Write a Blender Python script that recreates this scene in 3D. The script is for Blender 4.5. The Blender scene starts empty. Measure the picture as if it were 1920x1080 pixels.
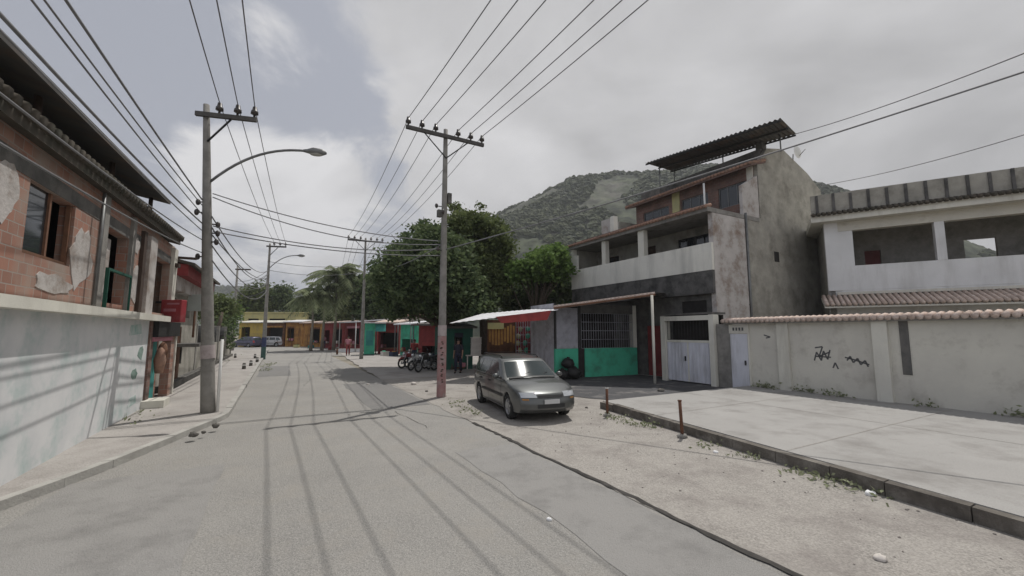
import bpy, bmesh, math, random
import numpy as np
from mathutils import Vector, Matrix
random.seed(7); rng = np.random.default_rng(7)
R = math.radians
sc = bpy.context.scene
C = sc.collection
H = 2.2                                   # camera height
# ------------------------------------------------------------------ camera
cam_d = bpy.data.cameras.new('camera'); cam = bpy.data.objects.new('camera', cam_d); C.objects.link(cam)
cam.location = (0, 0, H); cam.rotation_euler = (R(96.0), 0, 0)
cam_d.sensor_width = 36; cam_d.lens = 36*780/1920; cam_d.clip_start = .1; cam_d.clip_end = 5000
sc.camera = cam
# ------------------------------------------------------------------ sun and sky
SUN_EL = R(65.3); SX, SY = .465, .885        # horizontal direction towards the sun
sl = bpy.data.lights.new('sun', 'SUN'); sun = bpy.data.objects.new('sun', sl); C.objects.link(sun)
sl.energy = 3.5; sl.angle = R(.5); sl.color = (1, .965, .91)
sdir = Vector((SX*math.cos(SUN_EL), SY*math.cos(SUN_EL), math.sin(SUN_EL))).normalized()
sun.rotation_euler = sdir.to_track_quat('Z', 'Y').to_euler(); sun.location = (20, 40, 60)
w = bpy.data.worlds.new('World'); sc.world = w; w.use_nodes = True
nt = w.node_tree; N = nt.nodes; L = nt.links; N.clear()
def nd(t, **k):
    n = N.new(t)
    for a, b in k.items(): setattr(n, a, b)
    return n
def mth(op, a, b=None, clamp=False):
    n = nd('ShaderNodeMath', operation=op, use_clamp=clamp)
    for i, v in enumerate((a, b)):
        if v is None: continue
        if isinstance(v, (int, float)): n.inputs[i].default_value = v
        else: L.new(v, n.inputs[i])
    return n.outputs[0]
sky = nd('ShaderNodeTexSky', sky_type='NISHITA', sun_disc=False, sun_elevation=SUN_EL,
         sun_rotation=math.atan2(SX, SY), air_density=1.0, dust_density=2.5, ozone_density=1.0)
tc = nd('ShaderNodeTexCoord'); sep = nd('ShaderNodeSeparateXYZ'); L.new(tc.outputs['Generated'], sep.inputs[0])
zz = mth('ADD', mth('MAXIMUM', sep.outputs[2], 0), .32)
cmb = nd('ShaderNodeCombineXYZ')
L.new(mth('DIVIDE', sep.outputs[0], zz), cmb.inputs[0]); L.new(mth('DIVIDE', sep.outputs[1], zz), cmb.inputs[1])
cmb.inputs[2].default_value = 2.35
n1 = nd('ShaderNodeTexNoise'); L.new(cmb.outputs[0], n1.inputs['Vector'])
n1.inputs['Scale'].default_value = 2.4; n1.inputs['Detail'].default_value = 11; n1.inputs['Roughness'].default_value = .62
n1.inputs['Distortion'].default_value = .35
n2 = nd('ShaderNodeTexNoise'); L.new(cmb.outputs[0], n2.inputs['Vector'])
n2.inputs['Scale'].default_value = 2.6; n2.inputs['Detail'].default_value = 8; n2.inputs['Distortion'].default_value = .3
def blob(px, py, rad, amp):               # a cloud gap or bank in a given direction of the sky
    th = R(6.0); x = (px-960)/780; y = (540-py)/780
    v = Vector((x, math.cos(th)-y*math.sin(th), math.sin(th)+y*math.cos(th))).normalized()
    dp = nd('ShaderNodeVectorMath', operation='DISTANCE'); L.new(tc.outputs['Generated'], dp.inputs[0]); dp.inputs[1].default_value = v
    m = nd('ShaderNodeMapRange', interpolation_type='SMOOTHSTEP'); L.new(dp.outputs['Value'], m.inputs[0])
    m.inputs[1].default_value = 0; m.inputs[2].default_value = rad; m.inputs[3].default_value = amp; m.inputs[4].default_value = 0
    return m.outputs[0]
cov = mth('ADD', n1.outputs[0], mth('MULTIPLY', sep.outputs[0], .25))
for a in [(240, 60, .3, -.13), (330, 190, .13, -.13), (200, 140, .12, .1), (130, 300, .25, .12), (300, 190, .2, -.1), (560, 185, .18, -.22), (700, 190, .14, -.16), (730, 310, .1, -.2), (460, 85, .17, .22), (540, 110, .12, .08), (350, 245, .12, .14), (520, 320, .26, .26), (620, 370, .22, .2),
          (430, 430, .3, .18), (800, 60, .36, .2), (860, 220, .2, .16), (960, 330, .4, .2), (250, 330, .14, -.08), (1300, 200, .8, .22)]:
    cov = mth('ADD', cov, blob(*a))
mr = nd('ShaderNodeMapRange', interpolation_type='SMOOTHSTEP'); L.new(cov, mr.inputs[0])
mr.inputs[1].default_value = .42; mr.inputs[2].default_value = .63
lum = mth('ADD', mth('ADD', mth('MULTIPLY', n2.outputs[0], .55), .15), mth('MULTIPLY', sep.outputs[0], -.13))
for a in [(540, 330, .34, .17), (440, 80, .2, .1), (340, 250, .15, .1), (1310, 210, .16, .08), (1060, 300, .3, .06), (1420, 130, .3, -.04)]: lum = mth('ADD', lum, blob(*a))
cr = nd('ShaderNodeMapRange'); L.new(lum, cr.inputs[0])
cr.inputs[1].default_value = .12; cr.inputs[2].default_value = .62; cr.inputs[3].default_value = 2.7; cr.inputs[4].default_value = 7.6
cc = nd('ShaderNodeCombineColor')
L.new(mth('MULTIPLY', cr.outputs[0], .985), cc.inputs[0]); L.new(mth('MULTIPLY', cr.outputs[0], .98), cc.inputs[1]); L.new(mth('MULTIPLY', cr.outputs[0], .995), cc.inputs[2])
hs = nd('ShaderNodeHueSaturation'); L.new(sky.outputs[0], hs.inputs['Color']); hs.inputs['Saturation'].default_value = .33; hs.inputs['Value'].default_value = 1.0
gap = nd('ShaderNodeMix', data_type='RGBA'); gap.inputs[0].default_value = .72
L.new(hs.outputs[0], gap.inputs[6]); gap.inputs[7].default_value = (3.75, 3.95, 4.6, 1)
mx = nd('ShaderNodeMix', data_type='RGBA'); L.new(mr.outputs[0], mx.inputs[0]); L.new(gap.outputs[2], mx.inputs[6]); L.new(cc.outputs[0], mx.inputs[7])
opp = nd('ShaderNodeMapRange', interpolation_type='SMOOTHSTEP'); L.new(sep.outputs[1], opp.inputs[0])
opp.inputs[1].default_value = .25; opp.inputs[2].default_value = -.45; opp.inputs[3].default_value = 1.0; opp.inputs[4].default_value = 1.65  # unseen sky behind the camera brightened as added fill on shaded fronts
zen = nd('ShaderNodeMapRange', interpolation_type='SMOOTHSTEP'); L.new(sep.outputs[2], zen.inputs[0])     # unseen overhead sky dimmed to deepen the shade on the ground
zen.inputs[1].default_value = .66; zen.inputs[2].default_value = .92; zen.inputs[3].default_value = 1.0; zen.inputs[4].default_value = .5
vm = nd('ShaderNodeVectorMath', operation='SCALE'); L.new(mx.outputs[2], vm.inputs[0]); L.new(mth('MULTIPLY', opp.outputs[0], zen.outputs[0]), vm.inputs['Scale'])
bg = nd('ShaderNodeBackground'); bg.inputs[1].default_value = .108; L.new(vm.outputs[0], bg.inputs[0])
wo = nd('ShaderNodeOutputWorld'); L.new(bg.outputs[0], wo.inputs[0])
sc.view_settings.view_transform = 'Standard'; sc.view_settings.look = 'None'; sc.view_settings.gamma = 1
sc.view_settings.exposure = -.06; sc.view_settings.use_curve_mapping = False
# ------------------------------------------------------------------ frames: r = across the street, s = along it, z up
AL = math.atan2(.485, .8745); CA, SA = math.cos(AL), math.sin(AL)
def W(r, s): return (CA*r - SA*s, SA*r + CA*s)
def RS(X, Y): return (CA*X + SA*Y, -SA*X + CA*Y)
def ray(px, py):
    t = R(6.0); x = (px-960)/780; y = (540-py)/780
    return x, math.cos(t)-y*math.sin(t), math.sin(t)+y*math.cos(t)
def G(px, py, z=0):                       # world point on the plane at height z
    a, b, d = ray(px, py); t = (z-H)/d; return (a*t, b*t)
def D(px, py, Y):                         # world point at forward distance Y
    a, b, d = ray(px, py); t = Y/b; return (a*t, Y, H+d*t)
def ZR(px, py, r):                        # point on the vertical plane r = const -> (r, s, z)
    a, b, d = ray(px, py); t = r/(CA*a+SA*b); return (r, t*(-SA*a+CA*b), H+d*t)
# ------------------------------------------------------------------ materials
MATS = {}
def base_mat(name):
    m = bpy.data.materials.new(name); m.use_nodes = True; t = m.node_tree
    return m, t, t.nodes['Principled BSDF']
def mat(name, c1, c2=None, scale=3.0, rough=.85, metal=0, bump=.0, bscale=30, stain=None, sscale=.8, sstr=.5, streak=False, spec=.3, coat=0, fine=0, stain_range=(.48, .68)):
    """weathered surface: c1/c2 mixed by noise, a large stain colour, bump"""
    m, t, b = base_mat(name); n = t.nodes; l = t.links
    b.inputs['Roughness'].default_value = rough; b.inputs['Metallic'].default_value = metal
    b.inputs['Specular IOR Level'].default_value = spec; b.inputs['Coat Weight'].default_value = coat
    tcn = n.new('ShaderNodeTexCoord')
    def noise(s, det=6, vec=None, rg=.6):
        q = n.new('ShaderNodeTexNoise'); q.inputs['Scale'].default_value = s; q.inputs['Detail'].default_value = det; q.inputs['Roughness'].default_value = rg
        l.new(vec or tcn.outputs['Object'], q.inputs['Vector']); return q.outputs[0]
    def mixc(f, a, bb):
        q = n.new('ShaderNodeMix'); q.data_type = 'RGBA'
        if isinstance(f, float): q.inputs[0].default_value = f
        else: l.new(f, q.inputs[0])
        for i, v in ((6, a), (7, bb)):
            if isinstance(v, tuple): q.inputs[i].default_value = (*v, 1)
            else: l.new(v, q.inputs[i])
        return q.outputs[2]
    def rng_(f, a, bb):
        q = n.new('ShaderNodeMapRange'); l.new(f, q.inputs[0]); q.inputs[1].default_value = a; q.inputs[2].default_value = bb; return q.outputs[0]
    col = mixc(rng_(noise(scale), .32, .68), c1, c2 or tuple(v*.8 for v in c1))
    if fine:
        col = mixc(rng_(noise(bscale*2.2, 3), .35, .65), col, tuple(min(1, v*(1+fine)) for v in c1))
    if stain:
        vec = None
        if streak:
            mp = n.new('ShaderNodeMapping'); mp.inputs['Scale'].default_value = (1, 1, .16); l.new(tcn.outputs['Object'], mp.inputs[0]); vec = mp.outputs[0]
        f = rng_(noise(sscale, 8, vec, .68), *stain_range)
        q = n.new('ShaderNodeMath'); q.operation = 'MULTIPLY'; l.new(f, q.inputs[0]); q.inputs[1].default_value = sstr
        col = mixc(q.outputs[0], col, stain)
    l.new(col, b.inputs['Base Color'])
    if bump:
        q = n.new('ShaderNodeBump'); q.inputs['Strength'].default_value = bump; q.inputs['Distance'].default_value = .03
        l.new(noise(bscale, 5), q.inputs['Height']); l.new(q.outputs[0], b.inputs['Normal'])
    MATS[name] = m; return m
def brick_mat(name, c1, c2, mortar, sx=4.0, stain=(.08, .06, .05), sstr=.5):
    m, t, b = base_mat(name); n = t.nodes; l = t.links
    tcn = n.new('ShaderNodeTexCoord'); sp = n.new('ShaderNodeSeparateXYZ'); l.new(tcn.outputs['Object'], sp.inputs[0])
    ad = n.new('ShaderNodeMath'); ad.operation = 'ADD'; l.new(sp.outputs[0], ad.inputs[0]); l.new(sp.outputs[1], ad.inputs[1])
    cb = n.new('ShaderNodeCombineXYZ'); l.new(ad.outputs[0], cb.inputs[0]); l.new(sp.outputs[2], cb.inputs[1])
    br = n.new('ShaderNodeTexBrick'); l.new(cb.outputs[0], br.inputs['Vector'])
    br.inputs['Color1'].default_value = (*c1, 1); br.inputs['Color2'].default_value = (*c2, 1); br.inputs['Mortar'].default_value = (*mortar, 1)
    br.inputs['Scale'].default_value = sx; br.inputs['Mortar Size'].default_value = .035; br.inputs['Brick Width'].default_value = 1.0; br.inputs['Row Height'].default_value = .7
    no = n.new('ShaderNodeTexNoise'); no.inputs['Scale'].default_value = 1.3; no.inputs['Detail'].default_value = 8; l.new(tcn.outputs['Object'], no.inputs['Vector'])
    mr_ = n.new('ShaderNodeMapRange'); l.new(no.outputs[0], mr_.inputs[0]); mr_.inputs[1].default_value = .42; mr_.inputs[2].default_value = .65; mr_.inputs[4].default_value = sstr
    mi = n.new('ShaderNodeMix'); mi.data_type = 'RGBA'; l.new(mr_.outputs[0], mi.inputs[0]); l.new(br.outputs[0], mi.inputs[6]); mi.inputs[7].default_value = (*stain, 1)
    l.new(mi.outputs[2], b.inputs['Base Color']); b.inputs['Roughness'].default_value = .9
    bu = n.new('ShaderNodeBump'); bu.inputs['Strength'].default_value = .5; bu.inputs['Distance'].default_value = .02; l.new(br.outputs[1], bu.inputs['Height']); bu.invert = True
    l.new(bu.outputs[0], b.inputs['Normal'])
    MATS[name] = m; return m
def leaf_mat(name, c1, c2):
    m, t, b = base_mat(name); n = t.nodes; l = t.links
    g = n.new('ShaderNodeNewGeometry'); tcn = n.new('ShaderNodeTexCoord')
    no = n.new('ShaderNodeTexNoise'); no.inputs['Scale'].default_value = .9; no.inputs['Detail'].default_value = 4; l.new(tcn.outputs['Object'], no.inputs['Vector'])
    ad = n.new('ShaderNodeMath'); ad.operation = 'ADD'; l.new(no.outputs[0], ad.inputs[0])
    mu = n.new('ShaderNodeMath'); mu.operation = 'MULTIPLY'; l.new(g.outputs['Random Per Island'], mu.inputs[0]); mu.inputs[1].default_value = .5; l.new(mu.outputs[0], ad.inputs[1])
    mr_ = n.new('ShaderNodeMapRange'); l.new(ad.outputs[0], mr_.inputs[0]); mr_.inputs[1].default_value = .45; mr_.inputs[2].default_value = 1.05
    mi = n.new('ShaderNodeMix'); mi.data_type = 'RGBA'; l.new(mr_.outputs[0], mi.inputs[0]); mi.inputs[6].default_value = (*c1, 1); mi.inputs[7].default_value = (*c2, 1)
    l.new(mi.outputs[2], b.inputs['Base Color']); b.inputs['Roughness'].default_value = .7; b.inputs['Specular IOR Level'].default_value = .12
    tr = n.new('ShaderNodeBsdfTranslucent'); l.new(mi.outputs[2], tr.inputs[0]); ms = n.new('ShaderNodeMixShader'); ms.inputs[0].default_value = .35
    l.new(b.outputs[0], ms.inputs[1]); l.new(tr.outputs[0], ms.inputs[2]); l.new(ms.outputs[0], n['Material Output'].inputs[0])
    MATS[name] = m; return m
mat('asphalt', (.245, .236, .22), (.15, .146, .14), .55, .9, bump=.8, bscale=40, stain=(.30, .28, .25), sscale=1.4, sstr=.6, fine=.45, stain_range=(.5, .7))
mat('asphalt_old', (.17, .166, .16), (.14, .137, .133), .9, .9, bump=.7, bscale=50, stain=(.22, .21, .2), sscale=1.2, sstr=.6, fine=.4)
mat('asphalt_dust', (.235, .228, .218), (.19, .185, .176), .7, .9, bump=.7, bscale=50, stain=(.15, .145, .14), sscale=1.4, sstr=.5, fine=.4)
mat('verge', (.285, .267, .244), (.20, .187, .172), 1.6, .95, bump=.7, bscale=22, stain=(.17, .15, .14), sscale=1.1, sstr=.6, fine=.35)
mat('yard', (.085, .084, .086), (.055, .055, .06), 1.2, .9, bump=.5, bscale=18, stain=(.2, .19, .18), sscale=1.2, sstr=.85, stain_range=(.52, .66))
mat('forecourt', (.335, .325, .31), (.265, .257, .244), .8, .9, bump=.4, bscale=25, stain=(.2, .188, .175), sscale=.9, sstr=.7, fine=.08)
mat('pavement', (.34, .32, .30), (.26, .245, .23), 1.2, .95, bump=.6, bscale=22, stain=(.2, .18, .165), sscale=.6, sstr=.5, fine=.15)
mat('earth', (.27, .24, .2), (.18, .17, .13), .3, .95, bump=.5, bscale=5)
mat('kerb', (.16, .145, .125), (.09, .08, .07), 3, .95, bump=.8, bscale=16, stain=(.3, .28, .25), sscale=2.4, sstr=.6)
mat('kerb_pale', (.42, .41, .38), (.3, .29, .27), 3, .95, bump=.4)
mat('tar', (.03, .028, .026), (.07, .065, .06), 5, .95)
mat('concrete', (.27, .26, .24), (.2, .19, .175), 4, .9, bump=.4, bscale=30, stain=(.1, .095, .085), sscale=1.5, sstr=.6)
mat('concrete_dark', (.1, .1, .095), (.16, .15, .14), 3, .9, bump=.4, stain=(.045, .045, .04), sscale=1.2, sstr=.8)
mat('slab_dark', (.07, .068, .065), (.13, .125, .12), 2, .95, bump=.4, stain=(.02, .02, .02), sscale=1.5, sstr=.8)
mat('render_grey', (.38, .36, .315), (.25, .24, .21), 1.5, .95, bump=.6, bscale=14, stain=(.14, .13, .11), sscale=.9, sstr=.8)
mat('plaster_stained', (.50, .47, .45), (.34, .32, .30), 1.3, .95, bump=.5, bscale=12, stain=(.2, .13, .09), sscale=1.3, sstr=.75)
mat('parapet', (.72, .705, .64), (.63, .615, .56), .9, .9, bump=.2, stain=(.3, .3, .28), sscale=1.1, sstr=.5, streak=True)
mat('wall_cream', (.60, .58, .51), (.51, .49, .44), .8, .9, bump=.3, bscale=12, stain=(.3, .275, .235), sscale=1.8, sstr=.6, stain_range=(.52, .74))
mat('pillar_cream', (.66, .645, .57), (.56, .545, .49), 1, .9, bump=.2, stain=(.33, .31, .26), sscale=1.5, sstr=.5, streak=True)
mat('gate_grey', (.62, .63, .68), (.54, .55, .6), 1.2, .6, bump=.1, stain=(.2, .19, .18), sscale=2.2, sstr=.5, streak=True)
mat('house_white', (.70, .70, .70), (.6, .6, .6), .8, .85, bump=.2, stain=(.33, .32, .3), sscale=1.2, sstr=.4, streak=True)
mat('tile', (.36, .22, .16), (.25, .15, .11), 6, .9, bump=.3, stain=(.14, .12, .1), sscale=1.4, sstr=.8)
mat('tile_pale', (.62, .52, .46), (.45, .34, .28), 7, .9, bump=.3, stain=(.25, .2, .17), sscale=2, sstr=.5)
mat('tile_dark', (.09, .075, .06), (.055, .05, .04), 4, .95, stain=(.03, .035, .025), sscale=1.4, sstr=.7)
mat('roof_sheet', (.1, .095, .09), (.06, .06, .057), 2, .75, stain=(.16, .1, .06), sscale=1.2, sstr=.5)
mat('sheet_white', (.74, .74, .76), (.6, .6, .62), 2, .5, stain=(.4, .36, .33), sscale=1.4, sstr=.5)
mat('red_fabric', (.3, .05, .045), (.2, .035, .035), 3, .8)
mat('red_sign', (.33, .045, .055), (.25, .04, .045), 2, .6, stain=(.5, .2, .2), sscale=2, sstr=.35)
mat('white_board', (.55, .6, .58), (.48, .52, .5), 2, .6)
mat('green_wall', (.07, .42, .27), (.055, .34, .22), 1.4, .8, bump=.2, stain=(.06, .14, .1), sscale=1.4, sstr=.6)
mat('green_dark', (.02, .1, .07), (.015, .07, .05), 2, .8)
mat('teal', (.05, .26, .23), (.03, .17, .16), 2, .8)
mat('grille_grey', (.48, .48, .52), (.36, .36, .4), 3, .6, metal=.2, stain=(.08, .06, .05), sscale=2, sstr=.5)
mat('dark_metal', (.05, .05, .05), (.03, .03, .03), 5, .6, metal=.3)
mat('rust', (.16, .075, .045), (.09, .045, .03), 7, .9, bump=.3)
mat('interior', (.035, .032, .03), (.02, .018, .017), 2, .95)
mat('dark_blue', (.015, .018, .04), (.02, .02, .03), 2, .8)
mat('black', (.012, .012, .012), (.02, .02, .02), 5, .6)
mat('insulator', (.03, .025, .025), (.05, .04, .035), 5, .35, spec=.5)
mat('wire', (.19, .19, .2), (.14, .14, .14), 5, .7)
mat('lamp_metal', (.2, .205, .2), (.14, .14, .14), 4, .5, metal=.5)
mat('lamp_glass', (.35, .34, .3), (.3, .3, .28), 3, .2)
mat('pink_band', (.36, .22, .21), (.28, .15, .15), 5, .85, stain=(.35, .33, .32), sscale=4, sstr=.8)
mat('pale_band', (.42, .37, .36), (.36, .3, .3), 4, .85, stain=(.2, .18, .17), sscale=4, sstr=.5)
mat('green_band', (.06, .12, .1), (.04, .08, .08), 4, .85)
mat('blue_band', (.05, .06, .14), (.04, .05, .1), 4, .85)
mat('paint_white', (.7, .7, .68), (.6, .6, .58), 3, .8)
mat('mural_green', (.09, .16, .13), (.3, .38, .35), 5, .9)
mat('mural_teal', (.25, .4, .37), (.55, .58, .57), 4, .9)
mat('mural_white', (.66, .66, .66), (.55, .56, .57), 1.5, .85, stain=(.3, .42, .4), sscale=1.6, sstr=.6)
mat('wood_dark', (.07, .045, .035), (.045, .03, .022), 4, .8)
mat('crossarm_wood', (.1, .095, .09), (.06, .057, .055), 5, .85)
mat('wood', (.2, .1, .06), (.13, .07, .045), 5, .8, stain=(.06, .035, .02), sscale=2, sstr=.6)
mat('yellow', (.5, .36, .08), (.4, .29, .09), 2, .8, stain=(.25, .22, .12), sscale=2, sstr=.5)
mat('yellow_pale', (.48, .43, .19), (.4, .37, .2), 1.4, .8, stain=(.3, .3, .16), sscale=1.4, sstr=.5)
mat('ochre', (.48, .26, .07), (.24, .11, .04), 1.6, .8, stain=(.08, .035, .02), sscale=1.6, sstr=.8, streak=True)
mat('brown', (.17, .075, .04), (.07, .035, .022), 2, .8, stain=(.3, .14, .05), sscale=1.8, sstr=.7, streak=True)
mat('maroon', (.26, .045, .045), (.16, .03, .03), 2, .8)
mat('pink', (.45, .2, .24), (.4, .17, .2), 3, .85)
mat('skin', (.28, .16, .11), (.24, .14, .1), 5, .6)
mat('denim', (.04, .05, .09), (.03, .04, .07), 5, .9)
mat('shirt_dark', (.03, .03, .045), (.02, .02, .03), 5, .9)
mat('hair', (.015, .012, .01), (.02, .015, .012), 9, .7)
mat('bark', (.12, .095, .07), (.07, .055, .042), 6, .95, bump=.8, bscale=18)
mat('palm_bark', (.3, .27, .22), (.2, .18, .15), 6, .95, bump=.6)
mat('hill_green', (.10, .115, .07), (.0, .004, .002), .12, .98, stain=(.17, .16, .14), sscale=.024, sstr=.6, stain_range=(.5, .66))
mat('graffiti', (.07, .07, .075), (.13, .13, .13), 6, .9)
mat('crates', (.6, .56, .52), (.5, .46, .42), 3, .8)
mat('paper', (.8, .8, .8), (.7, .7, .7), 6, .9)
mat('pebble', (.2, .18, .165), (.3, .27, .25), 9, .95)
mat('stone', (.09, .085, .075), (.14, .13, .12), 9, .95, bump=.5)
mat('tyre', (.018, .018, .018), (.028, .028, .026), 8, .85)
mat('rim', (.38, .39, .4), (.3, .3, .31), 6, .35, metal=.7)
mat('car_paint', (.085, .09, .09), (.075, .08, .08), 1.5, .3, metal=.45, coat=.6, stain=(.21, .2, .18), sscale=1.5, sstr=.25)
mat('car_white', (.6, .6, .62), (.56, .56, .58), 1.5, .4, coat=.5)
mat('car_blue', (.07, .07, .12), (.06, .06, .1), 1.5, .35, metal=.4, coat=.6)
mat('trim_black', (.025, .025, .026), (.035, .035, .035), 6, .6)
mat('plate', (.5, .5, .5), (.45, .45, .45), 4, .5)
mat('tail_red', (.35, .02, .02), (.3, .02, .02), 3, .25, coat=.5)
leaf_mat('leaf_dark', (.05, .078, .04), (.14, .18, .08))
leaf_mat('leaf_olive', (.065, .09, .035), (.16, .19, .075))
leaf_mat('leaf_light', (.075, .13, .035), (.17, .25, .075))
leaf_mat('leaf_palm', (.12, .15, .08), (.26, .29, .16))
leaf_mat('weed', (.15, .17, .09), (.3, .32, .21))
leaf_mat('hill_leaf', (.03, .042, .022), (.115, .13, .07))
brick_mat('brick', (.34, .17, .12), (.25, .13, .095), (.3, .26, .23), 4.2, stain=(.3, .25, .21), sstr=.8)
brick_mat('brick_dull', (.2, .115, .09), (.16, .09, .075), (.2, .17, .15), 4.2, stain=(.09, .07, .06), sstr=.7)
m, t_, b_ = base_mat('glass_dark'); b_.inputs['Base Color'].default_value = (.02, .025, .03, 1); b_.inputs['Roughness'].default_value = .06; b_.inputs['Specular IOR Level'].default_value = .8; MATS['glass_dark'] = m
m, t_, b_ = base_mat('car_glass'); b_.inputs['Base Color'].default_value = (.03, .04, .042, 1); b_.inputs['Roughness'].default_value = .08; b_.inputs['Specular IOR Level'].default_value = .6; b_.inputs['Coat Weight'].default_value = .0; MATS['car_glass'] = m
m, t_, b_ = base_mat('headlight'); b_.inputs['Base Color'].default_value = (.5, .52, .54, 1); b_.inputs['Roughness'].default_value = .12; b_.inputs['Metallic'].default_value = .5; b_.inputs['Coat Weight'].default_value = 1; MATS['headlight'] = m

# ------------------------------------------------------------------ mesh builder
class MB:
    """collects shapes; coordinates are those of the thing's frame origin o"""
    def __init__(s, o=(0, 0, 0)): s.v = []; s.f = []; s.o = o; s.sm = []
    def add(s, vs, fs, smooth=False):
        k = len(s.v); s.v += [(a-s.o[0], b-s.o[1], c-s.o[2]) for a, b, c in vs]
        for f in fs: s.f.append(tuple(i+k for i in f)); s.sm.append(smooth)
        return s
    def box(s, x0, x1, y0, y1, z0, z1):
        x0, x1 = min(x0, x1), max(x0, x1); y0, y1 = min(y0, y1), max(y0, y1); z0, z1 = min(z0, z1), max(z0, z1)
        return s.add([(x, y, z) for z in (z0, z1) for y in (y0, y1) for x in (x0, x1)],
                     [(0, 2, 3, 1), (4, 5, 7, 6), (0, 1, 5, 4), (2, 6, 7, 3), (0, 4, 6, 2), (1, 3, 7, 5)])
    def hexa(s, p):                        # 8 points, bottom 4 ccw then top 4
        return s.add(p, [(3, 2, 1, 0), (4, 5, 6, 7), (0, 1, 5, 4), (1, 2, 6, 5), (2, 3, 7, 6), (3, 0, 4, 7)])
    def slab(s, quad, t):                  # quad of 4 3D points thickened downwards by t
        return s.hexa([(a, b, c-t) for a, b, c in quad] + list(quad))
    def prism(s, poly, z0, z1):            # poly of (x,y)
        n = len(poly)
        return s.add([(x, y, z0) for x, y in poly]+[(x, y, z1) for x, y in poly],
                     [tuple(range(n))[::-1], tuple(range(n, 2*n))]+[(i, (i+1) % n, n+(i+1) % n, n+i) for i in range(n)])
    def prism_y(s, poly, y0, y1):          # poly of (x,z)
        n = len(poly)
        return s.add([(x, y0, z) for x, z in poly]+[(x, y1, z) for x, z in poly],
                     [tuple(range(n)), tuple(range(n, 2*n))[::-1]]+[((i+1) % n, i, n+i, n+(i+1) % n) for i in range(n)])
    def prism_x(s, poly, x0, x1):          # poly of (y,z)
        n = len(poly)
        return s.add([(x0, y, z) for y, z in poly]+[(x1, y, z) for y, z in poly],
                     [tuple(range(n))[::-1], tuple(range(n, 2*n))]+[(i, (i+1) % n, n+(i+1) % n, n+i) for i in range(n)])
    def tube(s, pts, r, seg=8, caps=True):
        pts = [Vector(p) for p in pts]; n = len(pts)
        rs = r if isinstance(r, (list, tuple)) else [r]*n
        vs = []; up = None
        for i, p in enumerate(pts):
            d = (pts[min(i+1, n-1)]-pts[max(i-1, 0)])
            if d.length < 1e-9: d = Vector((0, 0, 1))
            d.normalize()
            if up is None: up = Vector((0, 0, 1)) if abs(d.z) < .9 else Vector((1, 0, 0))
            a = d.cross(up).normalized(); b = a.cross(d); up = b
            for k in range(seg):
                t = 2*math.pi*k/seg; q = p+(a*math.cos(t)+b*math.sin(t))*rs[i]; vs.append(tuple(q))
        fs = [(i*seg+k, i*seg+(k+1) % seg, (i+1)*seg+(k+1) % seg, (i+1)*seg+k) for i in range(n-1) for k in range(seg)]
        if caps: fs += [tuple(range(seg))[::-1], tuple(range((n-1)*seg, n*seg))]
        return s.add(vs, fs, True)
    def ball(s, c, r, n=8, m=6, jit=0):
        r = r if isinstance(r, (tuple, list)) else (r, r, r)
        vs = []; fs = []
        for i in range(m+1):
            ph = math.pi*i/m
            for k in range(n):
                t = 2*math.pi*k/n; j = 1+random.uniform(-jit, jit)
                vs.append((c[0]+r[0]*j*math.sin(ph)*math.cos(t), c[1]+r[1]*j*math.sin(ph)*math.sin(t), c[2]+r[2]*j*math.cos(ph)))
        for i in range(m):
            for k in range(n): fs.append((i*n+k, (i+1)*n+k, (i+1)*n+(k+1) % n, i*n+(k+1) % n))
        return s.add(vs, fs, True)
    def wall(s, axis, c0, c1, u0, u1, z0, z1, holes=()):
        """wall between planes c0 and c1 (axis 'x' or 'y' is the thickness axis) with rectangular holes (u0,u1,z0,z1)"""
        us = sorted({u0, u1, *[h[0] for h in holes], *[h[1] for h in holes]}); zs = sorted({z0, z1, *[h[2] for h in holes], *[h[3] for h in holes]})
        us = [u for u in us if u0 <= u <= u1]; zs = [z for z in zs if z0 <= z <= z1]
        def solid(i, j):
            if i < 0 or j < 0 or i >= len(us)-1 or j >= len(zs)-1: return False
            a = (us[i]+us[i+1])/2; b = (zs[j]+zs[j+1])/2
            return not any(h[0] < a < h[1] and h[2] < b < h[3] for h in holes)
        P = (lambda c, u, z: (c, u, z)) if axis == 'x' else (lambda c, u, z: (u, c, z))
        for i in range(len(us)-1):
            for j in range(len(zs)-1):
                if not solid(i, j): continue
                a, b, e, f = us[i], us[i+1], zs[j], zs[j+1]
                s.add([P(c0, a, e), P(c0, b, e), P(c0, b, f), P(c0, a, f)], [(0, 1, 2, 3)])
                s.add([P(c1, a, e), P(c1, b, e), P(c1, b, f), P(c1, a, f)], [(3, 2, 1, 0)])
                for (di, dj, q) in ((-1, 0, [(a, e), (a, f)]), (1, 0, [(b, e), (b, f)]), (0, -1, [(a, e), (b, e)]), (0, 1, [(a, f), (b, f)])):
                    if not solid(i+di, j+dj):
                        s.add([P(c0, *q[0]), P(c0, *q[1]), P(c1, *q[1]), P(c1, *q[0])], [(0, 1, 2, 3)])
        return s
    def build(s, name, material, parent=None, bevel=0):
        me = bpy.data.meshes.new(name); me.from_pydata(s.v, [], s.f); me.update()
        me.polygons.foreach_set('use_smooth', s.sm)
        bm = bmesh.new(); bm.from_mesh(me); bmesh.ops.recalc_face_normals(bm, faces=bm.faces)
        if bevel:
            bmesh.ops.remove_doubles(bm, verts=bm.verts, dist=1e-5)
            eds = [e for e in bm.edges if len(e.link_faces) == 2 and e.calc_face_angle(0) > .6]
            bmesh.ops.bevel(bm, geom=eds, offset=bevel, segments=2, affect='EDGES', profile=.5)
        bm.to_mesh(me); bm.free()
        me.materials.append(MATS[material] if isinstance(material, str) else material)
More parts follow.
